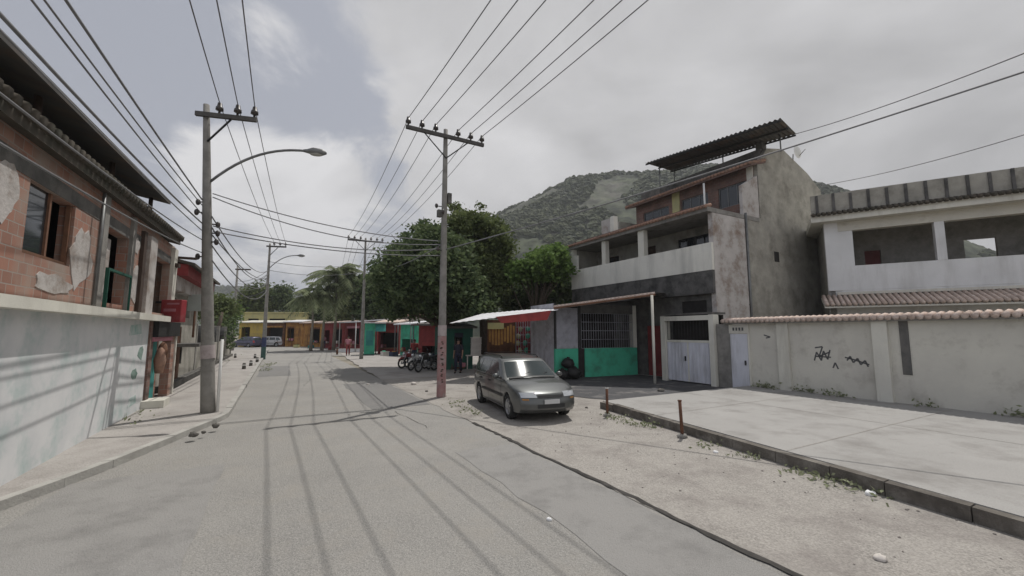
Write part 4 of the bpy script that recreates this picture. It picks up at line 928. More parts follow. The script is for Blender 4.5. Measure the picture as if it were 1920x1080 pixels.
# ------------------------------------------------------------------ market stalls along the far side
def stall(label, name, cat, pxs, base, top, wall, roofm, opening=None, depth=3.2, post=None, roof_over=.7, lip=.12):
    a = Vector(G(pxs[0], base[0])); b = Vector(G(pxs[1], base[1])); L_ = (b-a).length; an = math.atan2(b.y-a.y, b.x-a.x)
    h = D(pxs[0], top, a.y)[2]
    t = thing_w(name, label, cat, (a.x, a.y, 0), an, 'market stalls lining the far side of the street' if cat == 'stall' else None)
    holes = []
    if opening: holes = [(L_*u0, L_*u1, h*v0, h*v1) for u0, u1, v0, v1, *_ in opening]
    MB().wall('y', 0, .12, 0, L_, 0, h, holes).build('front_wall', wall, t)
    MB().box(0, .1, .12, depth, 0, h).build('side_wall', wall, t); MB().box(L_-.1, L_, .12, depth, 0, h).build('side_wall', wall, t)
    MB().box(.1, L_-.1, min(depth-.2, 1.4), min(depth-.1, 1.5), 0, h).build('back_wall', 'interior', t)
    m_ = MB(); m_.slab([(-.15, -roof_over, h+.0), (L_+.15, -roof_over, h+.0), (L_+.15, depth, h+.35), (-.15, depth, h+.35)], lip); m_.build('roof', roofm, t)
    if opening:
        for u0, u1, v0, v1, mt in opening:
            if mt: MB().box(L_*u0, L_*u1, -.05, -.002 if False else .05, h*v1-.25, h*v1).build('shutter', mt, t)
            MB().box(L_*u0-.03, L_*u1+.03, -.35, -.003, max(.1, h*v0-.08), max(.18, h*v0)).build('counter', 'wood', t)
            for k in range(3):
                x = L_*(u0+(u1-u0)*random.uniform(.1, .8)); z = max(.18, h*v0)
                g_ = MB().box(x, x+.3, -.3, -.05, z+.001, z+random.uniform(.15, .35)); g_.build('goods', random.choice(['ochre', 'crates', 'pink', 'teal', 'maroon', 'yellow_pale']), t)
    if post:
        for x in (0, L_): MB().tube([(x, -roof_over+.1, 0), (x, -roof_over+.1, h-.05)], .05, 6).build('post', post, t)
    return t, L_, h
stall('yellow stall at the far left end of the market row with a cream roof edge', 'market_stall', 'stall', (446, 492), (650, 650), 604, 'yellow', 'pillar_cream', [(.1, .45, .3, .8, None)])
stall('dim brown stall between the yellow stall and the orange shutters, behind the far lamp pole', 'market_stall', 'stall', (494, 532), (650, 650), 604, 'brown', 'pillar_cream', [(.1, .9, .2, .85, 'ochre')])
stall('stall with orange-brown shutters in the middle of the far market row', 'market_stall', 'stall', (534, 566), (650, 650), 603, 'ochre', 'sheet_white', [(.1, .5, .25, .8, 'brown')])
stall('ochre wooden stall with a dark opening left of the maroon stall', 'market_stall', 'stall', (568, 602), (650, 651), 605, 'ochre', 'tile_pale', [(.35, .9, .2, .8, 'brown')])
stall('maroon stall near the bend with a pale roof edge', 'market_stall', 'stall', (604, 642), (652, 654), 605, 'maroon', 'tile_pale', [(.1, .35, .2, .7, None), (.6, .95, .2, .8, 'brown')])
stall('pinkish open stall with a person in front, left of the green kiosk', 'market_stall', 'stall', (645, 676), (657, 660), 604, 'maroon', 'sheet_white', [(.15, .9, .25, .85, 'pink')], 3.2, 'paint_white')
stall('stall with teal valance and red goods just right of the green kiosk', 'market_stall', 'stall', (708, 748), (664, 664), 604, 'maroon', 'tile_pale', [(.1, .9, .2, .75, 'red_fabric')], 3, 'lamp_metal')
stall('green fronted stall under the left edge of the big tree', 'market_stall', 'stall', (750, 780), (666, 668), 607, 'green_wall', 'sheet_white', [(.1, .9, .15, .6, 'green_wall')], 3, 'lamp_metal')
stall('red fronted stall in the shade of the big tree behind the motorcycles', 'market_stall', 'stall', (784, 832), (676, 678), 608, 'maroon', 'roof_sheet', [(.15, .9, .1, .5, 'red_fabric')], 3, 'lamp_metal')
stall('dark green shed with an open doorway right of the tall pole', 'shed', 'shed', (836, 886), (694, 692), 612, 'green_dark', 'roof_sheet', [(.3, .62, .01, .85, 'dark_blue')], 2.6, None, .35)
for k, (px, py, mt, lb) in enumerate(((556, 652, 'yellow_pale', 'yellow plastic crate on the ground before the orange shuttered stall'), (583, 653, 'teal', 'teal plastic crate on the ground before the ochre stall'), (621, 656, 'red_fabric', 'red plastic crate on the ground before the maroon stall at the bend'),
        (722, 667, 'crates', 'pale crate on the ground before the teal valance stall'), (738, 668, 'denim', 'dark blue crate on the ground before the teal valance stall'), (764, 671, 'pink', 'pink crate on the ground before the green fronted stall'), (905, 700, 'paint_white', 'white plastic crate beside the snack stall post'))):
    x, y = G(px, py); cr_ = thing_w('plastic_crate', lb, 'crate', (x, y, .017), R(15*k), 'plastic crates in front of the stalls'); s_ = .34
    MB().box(-s_, s_, -s_*.7, s_*.7, 0, .04).box(-s_, s_, -s_*.7, -s_*.64, .04, .38).box(-s_, s_, s_*.64, s_*.7, .04, .38).box(-s_, -s_+.03, -s_*.64, s_*.64, .04, .38).box(s_-.03, s_, -s_*.64, s_*.64, .04, .38).build('crate_body', mt, cr_)
    q_ = MB()
    for j in range(7): q_.ball((random.uniform(-.22, .22), random.uniform(-.14, .14), .36), .09, 7, 5, .1)
    q_.build('produce', random.choice(['ochre', 'green_wall', 'maroon', 'leaf_light']), cr_)
# green kiosk
kx, ky = G(682, 666); kio = thing_w('green_kiosk', 'narrow tall bright green kiosk with teal awning at the far right road edge', 'kiosk', (kx, ky, 0), R(20))
hk = D(690, 606, ky)[2]
MB().box(0, .95, 0, 1.2, .1, hk).build('kiosk_body', 'green_wall', kio); MB().box(-.05, 1.0, -.05, 1.25, 0, .1).build('plinth', 'green_dark', kio)
MB().box(.15, .8, -.03, -.001, .9, hk-.7).build('shutter', 'teal', kio); MB().box(-.1, 1.9, -.6, 1.3, hk+.001, hk+.08).build('roof', 'sheet_white', kio)
m_ = MB(); m_.slab([(.95, -.5, hk-.75), (1.9, -.5, hk-.75), (1.9, -.1, hk-.05), (.95, -.1, hk-.05)], .04); m_.build('awning', 'teal', kio)
# yellow building behind
stall('two tier pale yellow building with a flat roof behind the far market row', 'yellow_building', 'building', (452, 552), (647, 647), 585, 'yellow_pale', 'yellow_pale', [(.1, .3, .6, .8, None), (.5, .8, .6, .8, None)], 8, None, .2, .2)
q = D(600, 640, 75)
rb = thing_w('roadside_house', 'low house with reddish roof glimpsed between the palms and the big tree', 'house', (D(720, 640, 62)[0], 62, 0), R(-10))
MB().box(-4, 6, 0, 6, 0, 4.6).build('walls', 'plaster_stained', rb); m_ = MB(); m_.slab([(-4.4, -.5, 4.6), (6.4, -.5, 4.6), (6.4, 3, 6.2), (-4.4, 3, 6.2)], .12); m_.slab([(-4.4, 3, 6.2), (6.4, 3, 6.2), (6.4, 6.5, 4.6), (-4.4, 6.5, 4.6)], .12); m_.build('roof', 'tile', rb)
MB().box(1.2, 2.2, -.02, 0, 2.4, 3.6).build('window', 'glass_dark', rb)
wv = thing_w('low_wall', 'low whitewashed wall segment beside the far road edge left of the green kiosk', 'wall', (*G(632, 660), 0), R(-8))
MB().box(0, 2.6, 0, .25, 0, .35).build('wall', 'paint_white', wv); MB().box(-.02, 2.62, -.02, .27, .351, .4).build('coping', 'tile_pale', wv)
# house behind the trees to the right (rear of the bar)
rh = thing_w('rear_house', 'dark low house with green balcony rail between light tree and tall house', 'house', (6.2, 31, 0), R(29))
MB().box(-5, 1.5, 0, 6, 0, 3.2).build('walls', 'concrete_dark', rh); MB().box(-5.2, 1.7, -.8, 6.2, 3.2, 3.4).build('roof_slab', 'concrete_dark', rh)
MB().box(-5.2, 1.7, -.8, -.7, 3.4, 4.3).build('balcony_rail', 'green_dark', rh)
for x in (-5.1, -2, 1.5): MB().box(x, x+.15, -.78, -.62, 4.3, 6.0).build('post', 'pillar_cream', rh)
m_ = MB(); m_.slab([(-5.4, -1, 6.0), (1.9, -1, 6.0), (1.9, 5, 6.5), (-5.4, 5, 6.5)], .12); m_.build('roof', 'roof_sheet', rh)

# ------------------------------------------------------------------ trees
def leaves_mesh(centres, size, name, material, parent, up=.3, el=1.6):
    n = len(centres); c = np.asarray(centres)
    d = rng.normal(size=(n, 3)); d[:, 2] = d[:, 2]*.6-.1; d /= np.linalg.norm(d, axis=1)[:, None]
    e = rng.normal(size=(n, 3)); e[:, 2] += up; e -= (e*d).sum(1)[:, None]*d; e /= np.linalg.norm(e, axis=1)[:, None]
    f = np.cross(d, e); s = size*rng.uniform(.6, 1.35, n)[:, None]
    nn = f
    a = c-d*s*el*.5; b = c+e*s*.5; g = c+d*s*el*.5; h = c-e*s*.5
    vs = np.stack([a, b, g, h], 1).reshape(-1, 3)
    me = bpy.data.meshes.new(name); me.vertices.add(4*n); me.vertices.foreach_set('co', vs.ravel().astype(np.float32))
    me.loops.add(4*n); me.loops.foreach_set('vertex_index', np.arange(4*n, dtype=np.int32))
    me.polygons.add(n); me.polygons.foreach_set('loop_start', np.arange(0, 4*n, 4, dtype=np.int32)); me.polygons.foreach_set('loop_total', np.full(n, 4, np.int32))
    me.update(); me.validate(); me.materials.append(MATS[material])
    o = bpy.data.objects.new(name, me); C.objects.link(o); o.parent = parent; return o
def crown_points(blobs, n, clump=.55, per=26):
    """leaf positions gathered in clumps near the surface of many lobes"""
    pts = []; vol = [b[3]*b[4]*b[5] for b in blobs]; tot = sum(v**.55 for v in vol)
    for b, v in zip(blobs, vol):
        k = max(2, int(n*(v**.55)/tot/per))
        for _ in range(k):
            d = rng.normal(size=3); d /= np.linalg.norm(d); rr = rng.uniform(.45, 1.08)
            c = np.array(b[:3])+d*np.array(b[3:6])*rr
            pts.append(c+rng.normal(size=(per, 3))*clump*np.array([1, 1, .7])*rng.uniform(.6, 1.2))
    return np.concatenate(pts)
def tree(name, label, X, Y, blobs, n, leaf, material, trunk_h, tr=.22, cat='tree', group=None, clump=.42, limbs=True, bark='bark'):
    t = thing_w(name, label, cat, (X, Y, 0), 0, group)
    m_ = MB(); m_.tube([(0, 0, -.1), (.05, .03, trunk_h*.4), (-.04, 0, trunk_h), (.1, .1, trunk_h*1.5)], [tr*1.3, tr, tr*.85, tr*.4], 9)
    if limbs:
        for b in blobs:
            c = Vector(b[:3]); s0 = Vector((0, 0, trunk_h*random.uniform(.7, 1.1))); mid = s0.lerp(c, .5)+Vector((random.uniform(-.3, .3), random.uniform(-.3, .3), .2))
            m_.tube([s0, mid, c], [tr*.5, tr*.3, tr*.1], 6)
            for _ in range(3):
                e = c+Vector((random.uniform(-1, 1)*b[3], random.uniform(-1, 1)*b[4], random.uniform(-.6, 1)*b[5]))*.8; m_.tube([mid.lerp(c, random.uniform(.2, .9)), e], [tr*.18, tr*.05], 5)
    m_.build('trunk', bark, t); leaves_mesh(crown_points(blobs, n, clump), leaf, 'crown', material, t); return t
# big dark tree: lobes given from where they stand round the trunk (x right, y away, z up)
TX, TY = -3.7, 24.8
def lobes(spec, X, Y, Yoff=0):
    out = []
    for px, py, dy, r_, rz in spec:
        p = D(px, py, Y+dy); out.append((p[0]-X, dy, p[2], r_, r_, rz))
    return out
def in_poly(x, y, P):
    c = False; j = len(P)-1
    for i in range(len(P)):
        if (P[i][1] > y) != (P[j][1] > y) and x < (P[j][0]-P[i][0])*(y-P[i][1])/(P[j][1]-P[i][1])+P[i][0]: c = not c
        j = i
    return c
def edge_dist(x, y, P):
    best = 1e9
    for i in range(len(P)):
        ax, ay = P[i]; bx, by = P[(i+1) % len(P)]; t = max(0, min(1, ((x-ax)*(bx-ax)+(y-ay)*(by-ay))/((bx-ax)**2+(by-ay)**2))); best = min(best, math.hypot(x-ax-t*(bx-ax), y-ay-t*(by-ay)))
    return best
def crown_lobes(P, X, Y, n, rmax=1.0, depth=2.8, rmin=.16):
    out = []; xs = [p[0] for p in P]; ys = [p[1] for p in P]; tries = 0
    while len(out) < n and tries < 20000:
        tries += 1; x = random.uniform(min(xs), max(xs)); y = random.uniform(min(ys), max(ys))
        if not in_poly(x, y, P): continue
        dm = edge_dist(x, y, P)*Y/780
        if dm < rmin or (dm > 1.2 and random.random() < .35): continue
        dp = depth*math.sqrt(max(0, 1-(1-min(1, dm/depth))**2))
        r_ = min(dm, rmax)*random.uniform(.6, .85); dy = random.uniform(-1, 1)*dp; p = D(x, y, Y); k = (Y+dy)/Y
        out.append((p[0]*k-X, dy, 2.2+(p[2]-2.2)*k, r_, r_, r_*.85))
    return out
def poly_tree(name, label, px, Y, P, nl, n, leaf, mt, th, tr, clump, rmax=1.0, depth=2.8, group=None):
    X = D(px, 640, Y)[0]; L_ = crown_lobes(P, X, Y, nl, rmax, depth)
    t = thing_w(name, label, 'tree', (X, Y, 0), 0, group)
    m_ = MB(); m_.tube([(0, 0, -.1), (.06, .03, th*.4), (-.05, 0, th), (.1, .1, th*1.5)], [tr*1.35, tr, tr*.85, tr*.4], 9)
    for b in L_[:26]:
        c = Vector(b[:3]); s0 = Vector((0, 0, th*random.uniform(.7, 1.3))); mid = s0.lerp(c, .5)+Vector((random.uniform(-.3, .3), random.uniform(-.3, .3), .25)); m_.tube([s0, mid, c], [tr*.42, tr*.24, tr*.07], 6)
        e = c+Vector((random.uniform(-.7, .7), random.uniform(-.7, .7), random.uniform(.1, .6))); m_.tube([mid.lerp(c, .6), e], [tr*.13, tr*.04], 5)
    m_.build('trunk', 'bark', t); leaves_mesh(crown_points(L_, n, clump, 22), leaf, 'crown', mt, t); return t
P1 = [(699, 491), (690, 520), (697, 560), (708, 592), (735, 598), (765, 600), (850, 604), (925, 596), (940, 560), (900, 500), (870, 440), (842, 430), (828, 424), (812, 417), (796, 403), (784, 402), (776, 426), (757, 416), (754, 442), (737, 446), (731, 468), (718, 462), (714, 484)]
poly_tree('big_tree', 'large dense dark green tree spreading over the stalls behind the tall utility pole', 845, 24.8, P1, 190, 54000, .15, 'leaf_dark', 2.6, .3, .24, 1.1, 4.3)
P2 = [(838, 470), (830, 425), (836, 390), (846, 372), (857, 364), (868, 372), (873, 392), (888, 388), (898, 372), (908, 374), (916, 392), (930, 403), (944, 410), (956, 428), (974, 440), (980, 466), (962, 480), (955, 515), (962, 560), (930, 590), (880, 590), (850, 540)]
poly_tree('olive_tree', 'taller olive green tree with two ragged tops right of the big dark tree', 905, 27.5, P2, 120, 34000, .16, 'leaf_olive', 3.6, .24, .26, 1.0, 2.6)
P3 = [(936, 512), (950, 494), (968, 488), (988, 478), (1004, 462), (1022, 466), (1036, 452), (1056, 462), (1072, 484), (1074, 512), (1050, 528), (1015, 534), (985, 522), (958, 534)]
poly_tree('light_tree', 'bright light green tree between the big dark tree and the tall house', 1005, 26, P3, 60, 13000, .16, 'leaf_light', 2.6, .16, .2, .8, 1.8)
P4 = [(945, 530), (980, 520), (1020, 528), (1070, 505), (1078, 560), (1060, 588), (1000, 592), (950, 590), (935, 560)]
poly_tree('shade_tree', 'low dark tree behind the snack stall under the light green tree', 985, 29, P4, 50, 9000, .18, 'leaf_dark', 1.8, .16, .26, .9, 1.6)
# far trees behind the stalls and on the left
def far_tree(label, px, Y, spec, n, leaf, mt, name='far_tree', group='trees beyond the market stalls'):
    X = D(px, 600, Y)[0]; tree(name, label, X, Y, lobes(spec, X, Y), n, leaf, mt, 2.5, .2, group=group, clump=.55)
far_tree('tree behind the market just left of the big dark tree', 705, 50, [(700, 540, 0, 2.2, 2.2), (715, 570, 1, 2, 1.6), (690, 580, 0, 1.8, 1.4), (725, 520, 1, 1.8, 2)], 6000, .3, 'leaf_dark')
far_tree('pale green tree behind the palms by the kiosk pole', 662, 62, [(655, 560, 0, 2.6, 2.4), (680, 565, 1, 2.6, 2.6), (640, 585, 0, 2, 1.5), (690, 545, 1, 2.2, 2.2)], 6000, .34, 'leaf_olive')
far_tree('low bushy tree behind the orange shuttered stall', 575, 76, [(570, 590, 0, 2.2, 1.4), (590, 585, 0, 2.4, 1.8), (610, 592, 1, 2, 1.2)], 3600, .34, 'leaf_dark')
far_tree('small round tree above the yellow building on the far left', 515, 82, [(512, 560, 0, 2, 2), (528, 552, 0, 1.8, 2.4), (500, 572, 0, 1.8, 1.6), (538, 570, 0, 2, 1.4)], 5200, .34, 'leaf_dark')
far_tree('grey green loose tree behind the far lamp pole', 478, 80, [(470, 560, 0, 2.4, 2.2), (485, 550, 0, 2.2, 2.2), (455, 575, 0, 2.2, 1.6), (495, 575, 0, 2, 1.6)], 5200, .34, 'leaf_olive')
far_tree('bright green tree leaning over the left street wall', 425, 44, [(418, 596, 0, .8, .7), (428, 586, .6, .8, .8), (415, 615, 0, .8, .7)], 2600, .2, 'leaf_light', group=None)
far_tree('olive bush tree behind the grey house on the left', 405, 40, [(402, 572, 0, 1.2, .9), (418, 578, 1, 1.1, .8), (390, 585, 0, 1.0, .8)], 3000, .22, 'leaf_olive', group=None)
far_tree('dark leafy tree above the left street wall near the lamp pole', 412, 33, [(408, 640, 0, .45, .5), (412, 622, .5, .5, .6)], 1500, .17, 'leaf_dark', group=None)

def palm(label, px, Y, top, n=15, fl=3.4, r=.2):
    X = D(px, 640, Y)[0]; h = D(px, top, Y)[2]
    t = thing_w('palm_tree', label, 'palm tree', (X, Y, 0), 0, 'palms behind the market stalls')
    MB().tube([(0, 0, -.1), (.1, 0, h*.5), (0, 0, h)], [r*1.1, r*.65, r*.5], 8).build('trunk', 'palm_bark', t)
    m_ = MB()
    for k in range(n):
        a = 2*math.pi*k/n+random.uniform(-.2, .2); el = random.uniform(-.1, 1.35); L_ = fl*random.uniform(.8, 1.1); pts = []
        for i in range(13):
            u = i/12; rr = L_*u*math.cos(el*(1-u*.3)); z = h+L_*(math.sin(el)*u-.8*u*u*(1.1-.25*math.sin(el)))
            pts.append(Vector((rr*math.cos(a), rr*math.sin(a), z)))
        m_.tube(pts, [.045*(1-.8*i/12) for i in range(13)], 4)
        for i in range(1, 12):
            p = pts[i]; d = (pts[i+1]-pts[i-1]).normalized(); sd = d.cross(Vector((0, 0, 1))).normalized(); ll = 1.0*math.sin(math.pi*min(1, .15+i/12*.85))+.2
            for sg_ in (-1, 1):
                for q in (0, .5):
                    pp = p+(pts[i+1]-p)*q; tip = pp+sd*sg_*ll*.75+d*ll*.35-Vector((0, 0, ll*random.uniform(.35, .75))); wv_ = d*.1
                    m_.add([tuple(pp-wv_), tuple(pp+wv_), tuple(tip)], [(0, 1, 2)])
    m_.build('fronds', 'leaf_palm', t)
palm('leftmost drooping palm behind the market stalls', 583, 48, 560, 18, 3.6)
palm('tallest palm in the middle of the group behind the stalls', 626, 50, 520, 26, 4.6, .22)
palm('palm just left of the kiosk pole, behind the maroon stall', 658, 51, 532, 24, 4.4)
palm('small palm low behind the ochre stall', 604, 49, 552, 20, 3.8)

# weeds at kerbs
def weeds(spots, name, n, sz, material='weed'):
    pts = []
    for (x, y, sx, sy, hh) in spots:
        c = rng.normal(size=(n, 3))*np.array([sx, sy, 0])+np.array([x, y, 0]); c[:, 2] = .02+abs(rng.normal(size=n))*hh; pts.append(c)
    me = leaves_mesh(np.concatenate(pts), sz, name, material, None, .2, 2.2); me['kind'] = 'stuff'; return me
sp = [(*G(px, py), .14, .14, .05) for px, py in ((1150, 785), (1165, 790), (1185, 797), (1205, 800), (1225, 803), (855, 762), (875, 770), (862, 755), (890, 778), (1400, 858), (1500, 890), (1550, 908), (1600, 920), (1640, 930), (1330, 838))]
weeds(sp, 'kerb_weeds', 34, .035)
sp = [(*W(15.25, s_), .12, .14, .09) for s_ in (9.1, 8.85, 8.6, 7.8, 7.4, 6.9, 6.5, 4.6, 3.0)]
weeds(sp, 'wall_weeds', 34, .05)['kind'] = 'stuff'
bpy.data.objects['wall_weeds'].location = (0, 0, .2)
sp = [(*G(px, py), .2, .25, .08) for px, py in ((248, 800), (262, 790), (278, 778), (450, 668), (432, 672), (425, 680), (500, 695), (495, 688), (508, 684))]
weeds(sp, 'pavement_weeds', 40, .05)

# litter and stones
def rock(px, py, r, label, mt='stone', name='stone', cat='stone', z0=0):
    x, y = G(px, py, z0); m_ = MB(); m_.ball((0, 0, r*.4), (r, r*.9, r*.6), 8, 6, .22); o_ = m_.build(name, mt); o_.location = (x, y, z0); tag(o_, label, cat); return o_
rock(1342, 850, .05, 'white crumpled paper lying below the forecourt kerb beyond the leaning post', 'paper', 'paper_litter', 'litter')
rock(1632, 930, .07, 'larger white crumpled bag by the near end of the forecourt kerb', 'paper', 'paper_litter', 'litter')
rock(1030, 976, .035, 'small white scrap on the asphalt lane', 'paper', 'paper_litter', 'litter')
rock(362, 818, .09, 'dark stone on the left kerb just before the lamp pole', z0=.1); rock(404, 801, .08, 'dark lump at the left kerb corner right of the lamp pole foot', z0=.1); rock(382, 812, .05, 'smaller stone between the two dark stones on the left kerb', z0=.1)
rock(1650, 1052, .06, 'pale stone in the gravel at the lower right', 'crates'); rock(1100, 766, .05, 'small brown stone right of the wagon'); rock(1240, 735, .13, 'dark lump of rubble on the dark yard before the gate')
rock(690, 722, .06, 'pale pebble at the shaded road edge before the stalls', 'crates'); rock(776, 722, .12, 'light chunk of concrete left of the tall pole', 'crates'); rock(800, 735, .06, 'small grey stone by the foot of the tall pole')
for k in range(60):
    s_ = random.uniform(1, 14); r_ = random.uniform(4.4, 7.8); x, y = W(r_, s_)
# pebbles scattered in the verge, too many to count
m_ = MB()
for k in range(260):
    s_ = random.uniform(.5, 19); r_ = 4.3+random.random()**.8*(3.3 if s_ < 9 else 6); x, y = W(r_, s_); q = random.uniform(.006, .018)
    m_.ball((x, y, .012+q*.3), (q, q, q*.7), 5, 4, .2)
o_ = m_.build('pebbles', 'pebble'); o_['kind'] = 'stuff'

# table and crates beside the shed
x, y = G(890, 692); tb = thing_w('market_table', 'pale wooden table with stacked boards left of the wagon roof', 'table', (x, y, 0), R(10))
MB().box(-.55, .45, -.3, .3, .78, .84).build('table_top', 'crates', tb)
for sx in (-.48, .38):
    for sy in (-.25, .22): MB().box(sx, sx+.06, sy, sy+.06, 0, .78).build('leg', 'crates', tb)
for k in range(3):
    o_ = MB().box(-.25, .35, -.2, .2, 0, .3).box(-.27, .37, -.22, .22, .3, .34).build('crate', 'crates'); c_ = Vector((x, y, .845+k*.345)); o_.location = c_; o_.rotation_euler = (0, 0, R(10+k*4)); tag(o_, ['bottom', 'middle', 'top'][k]+' pale crate of the stack on the market table', 'crate', 'pale crates stacked on the market table')

# ------------------------------------------------------------------ cars
HW = .84
def cdef(x, y, z):
    t = y/HW; a = abs(t); ax = abs(x)
    if z > .93: k = 1-.24*((z-.93)/.55)**1.15
    else: k = 1-.055*(abs(z-.62)/.4)**1.6
    e = max(0, (ax-1.45)/.72); k *= 1-(.12 if x > 0 else .09)*min(1, e)**2
    x2 = x-math.copysign(1, x)*(.2 if x > 0 else .11)*a**3*max(0, min(1, (ax-1.1)/.95))
    if z > .93 and x > 0: x2 -= .1*a**2*min(1, (z-.9)/.1)
    z2 = z+(.035*(1-t*t) if z > .8 else 0)
    return (x2, y*k, z2)
def arc(cx, cz, r, n=12):
    a0 = math.asin((.22-cz)/r); return [(cx+r*math.cos(a0+(math.pi-2*a0)*i/n), cz+r*math.sin(a0+(math.pi-2*a0)*i/n)) for i in range(n+1)]
LOWER = [(-2.0, .25), (-2.14, .32), (-2.2, .46), (-2.19, .6), (-2.13, .8), (-2.08, .945), (-1.0, .94), (0, .935), (1.02, .93), (1.25, .9), (1.6, .84), (1.88, .755), (2.03, .68), (2.1, .59), (2.15, .48), (2.14, .32), (2.02, .23)] + arc(1.3, .3, .355) + arc(-1.3, .3, .355)
UPPER = [(-2.06, .945), (-2.02, 1.08), (-1.9, 1.33), (-1.8, 1.42), (-1.6, 1.45), (-.8, 1.485), (0, 1.46), (.3, 1.41), (.42, 1.35), (.75, 1.13), (1.04, .93)]
def shell(name, outline, material, parent, w=HW, inset=.03):
    bm = bmesh.new(); vs = [bm.verts.new((x, -w, z)) for x, z in outline]; f = bm.faces.new(vs)
    ex = bmesh.ops.extrude_face_region(bm, geom=[f]); bmesh.ops.translate(bm, verts=[v for v in ex['geom'] if isinstance(v, bmesh.types.BMVert)], vec=(0, 2*w, 0))
    bmesh.ops.recalc_face_normals(bm, faces=bm.faces)
    long_e = [e for e in bm.edges if abs(abs(e.verts[0].co.y)-w) < 1e-4 and abs(e.verts[0].co.y-e.verts[1].co.y) < 1e-4 and max(e.verts[0].co.z, e.verts[1].co.z) > .5]
    bmesh.ops.bevel(bm, geom=long_e, offset=inset, segments=3, affect='EDGES', profile=.5)
    bmesh.ops.triangulate(bm, faces=[f for f in bm.faces if len(f.verts) > 4])
    for ax, vals in ((1, (-.7, -.55, -.35, 0, .35, .55, .7)), (2, (.4, .55, .7, .85, 1.05, 1.2, 1.33)), (0, (-1.9, -1.6, -1.2, -.8, -.3, .3, .8, 1.2, 1.5, 1.75))):
        for v in vals:
            no = [0, 0, 0]; no[ax] = 1; co = [0, 0, 0]; co[ax] = v
            bmesh.ops.bisect_plane(bm, geom=bm.verts[:]+bm.edges[:]+bm.faces[:], plane_co=co, plane_no=no)
    for v in bm.verts: v.co = cdef(*v.co)
    for f in bm.faces: f.smooth = True
    me = bpy.data.meshes.new(name); bm.to_mesh(me); bm.free(); me.materials.append(MATS[material])
    me.set_sharp_from_angle(angle=R(38)); o = bpy.data.objects.new(name, me); C.objects.link(o); o.parent = parent; return o
def side_piece(mb, poly, sg_, off=.006, n=3):
    """polygon of (x,z) laid on the car side, following its curve"""
    bm = bmesh.new(); f = bm.faces.new([bm.verts.new((x, sg_*(HW+off), z)) for x, z in poly]); bmesh.ops.triangulate(bm, faces=[f])
    for ax, vals in ((2, (.4, .55, .7, .85, 1.05, 1.2, 1.33)), (0, (-1.9, -1.6, -1.2, -.8, -.3, .3, .8, 1.2, 1.5, 1.75))):
        for v in vals:
            no = [0, 0, 0]; no[ax] = 1; co = [0, 0, 0]; co[ax] = v
            bmesh.ops.bisect_plane(bm, geom=bm.verts[:]+bm.edges[:]+bm.faces[:], plane_co=co, plane_no=no)
    bm.verts.index_update(); mb.add([cdef(*v.co) for v in bm.verts], [tuple(v.index for v in f.verts) for f in bm.faces]); bm.free(); return mb
def cross_piece(mb, pts, y0, y1, off=.008, n=12):
    """strip of the front or rear surface: pts are (x,z) along the profile"""
    vs = []; m = len(pts)
    for i, (x, z) in enumerate(pts):
        a = pts[max(i-1, 0)]; b = pts[min(i+1, m-1)]; tx, tz = b[0]-a[0], b[1]-a[1]; L_ = math.hypot(tx, tz); nx, nz = -tz/L_, tx/L_
        if nx*(1 if x > -.5 else -1) < 0: nx, nz = -nx, -nz
        for k in range(n+1): vs.append(cdef(x+nx*off, y0+(y1-y0)*k/n, z+nz*off))
    return mb.add(vs, [(i*(n+1)+k, i*(n+1)+k+1, (i+1)*(n+1)+k+1, (i+1)*(n+1)+k) for i in range(m-1) for k in range(n)], True)
def lathe_y(mb, prof, cx, cz, n=28, sg_=1, y0=0):
    vs = []
    for (r_, y) in prof:
        for k in range(n): t = 2*math.pi*k/n; vs.append((cx+r_*math.cos(t), y0+sg_*y, cz+r_*math.sin(t)))
    return mb.add(vs, [(i*n+k, i*n+(k+1) % n, (i+1)*n+(k+1) % n, (i+1)*n+k) for i in range(len(prof)-1) for k in range(n)], True)
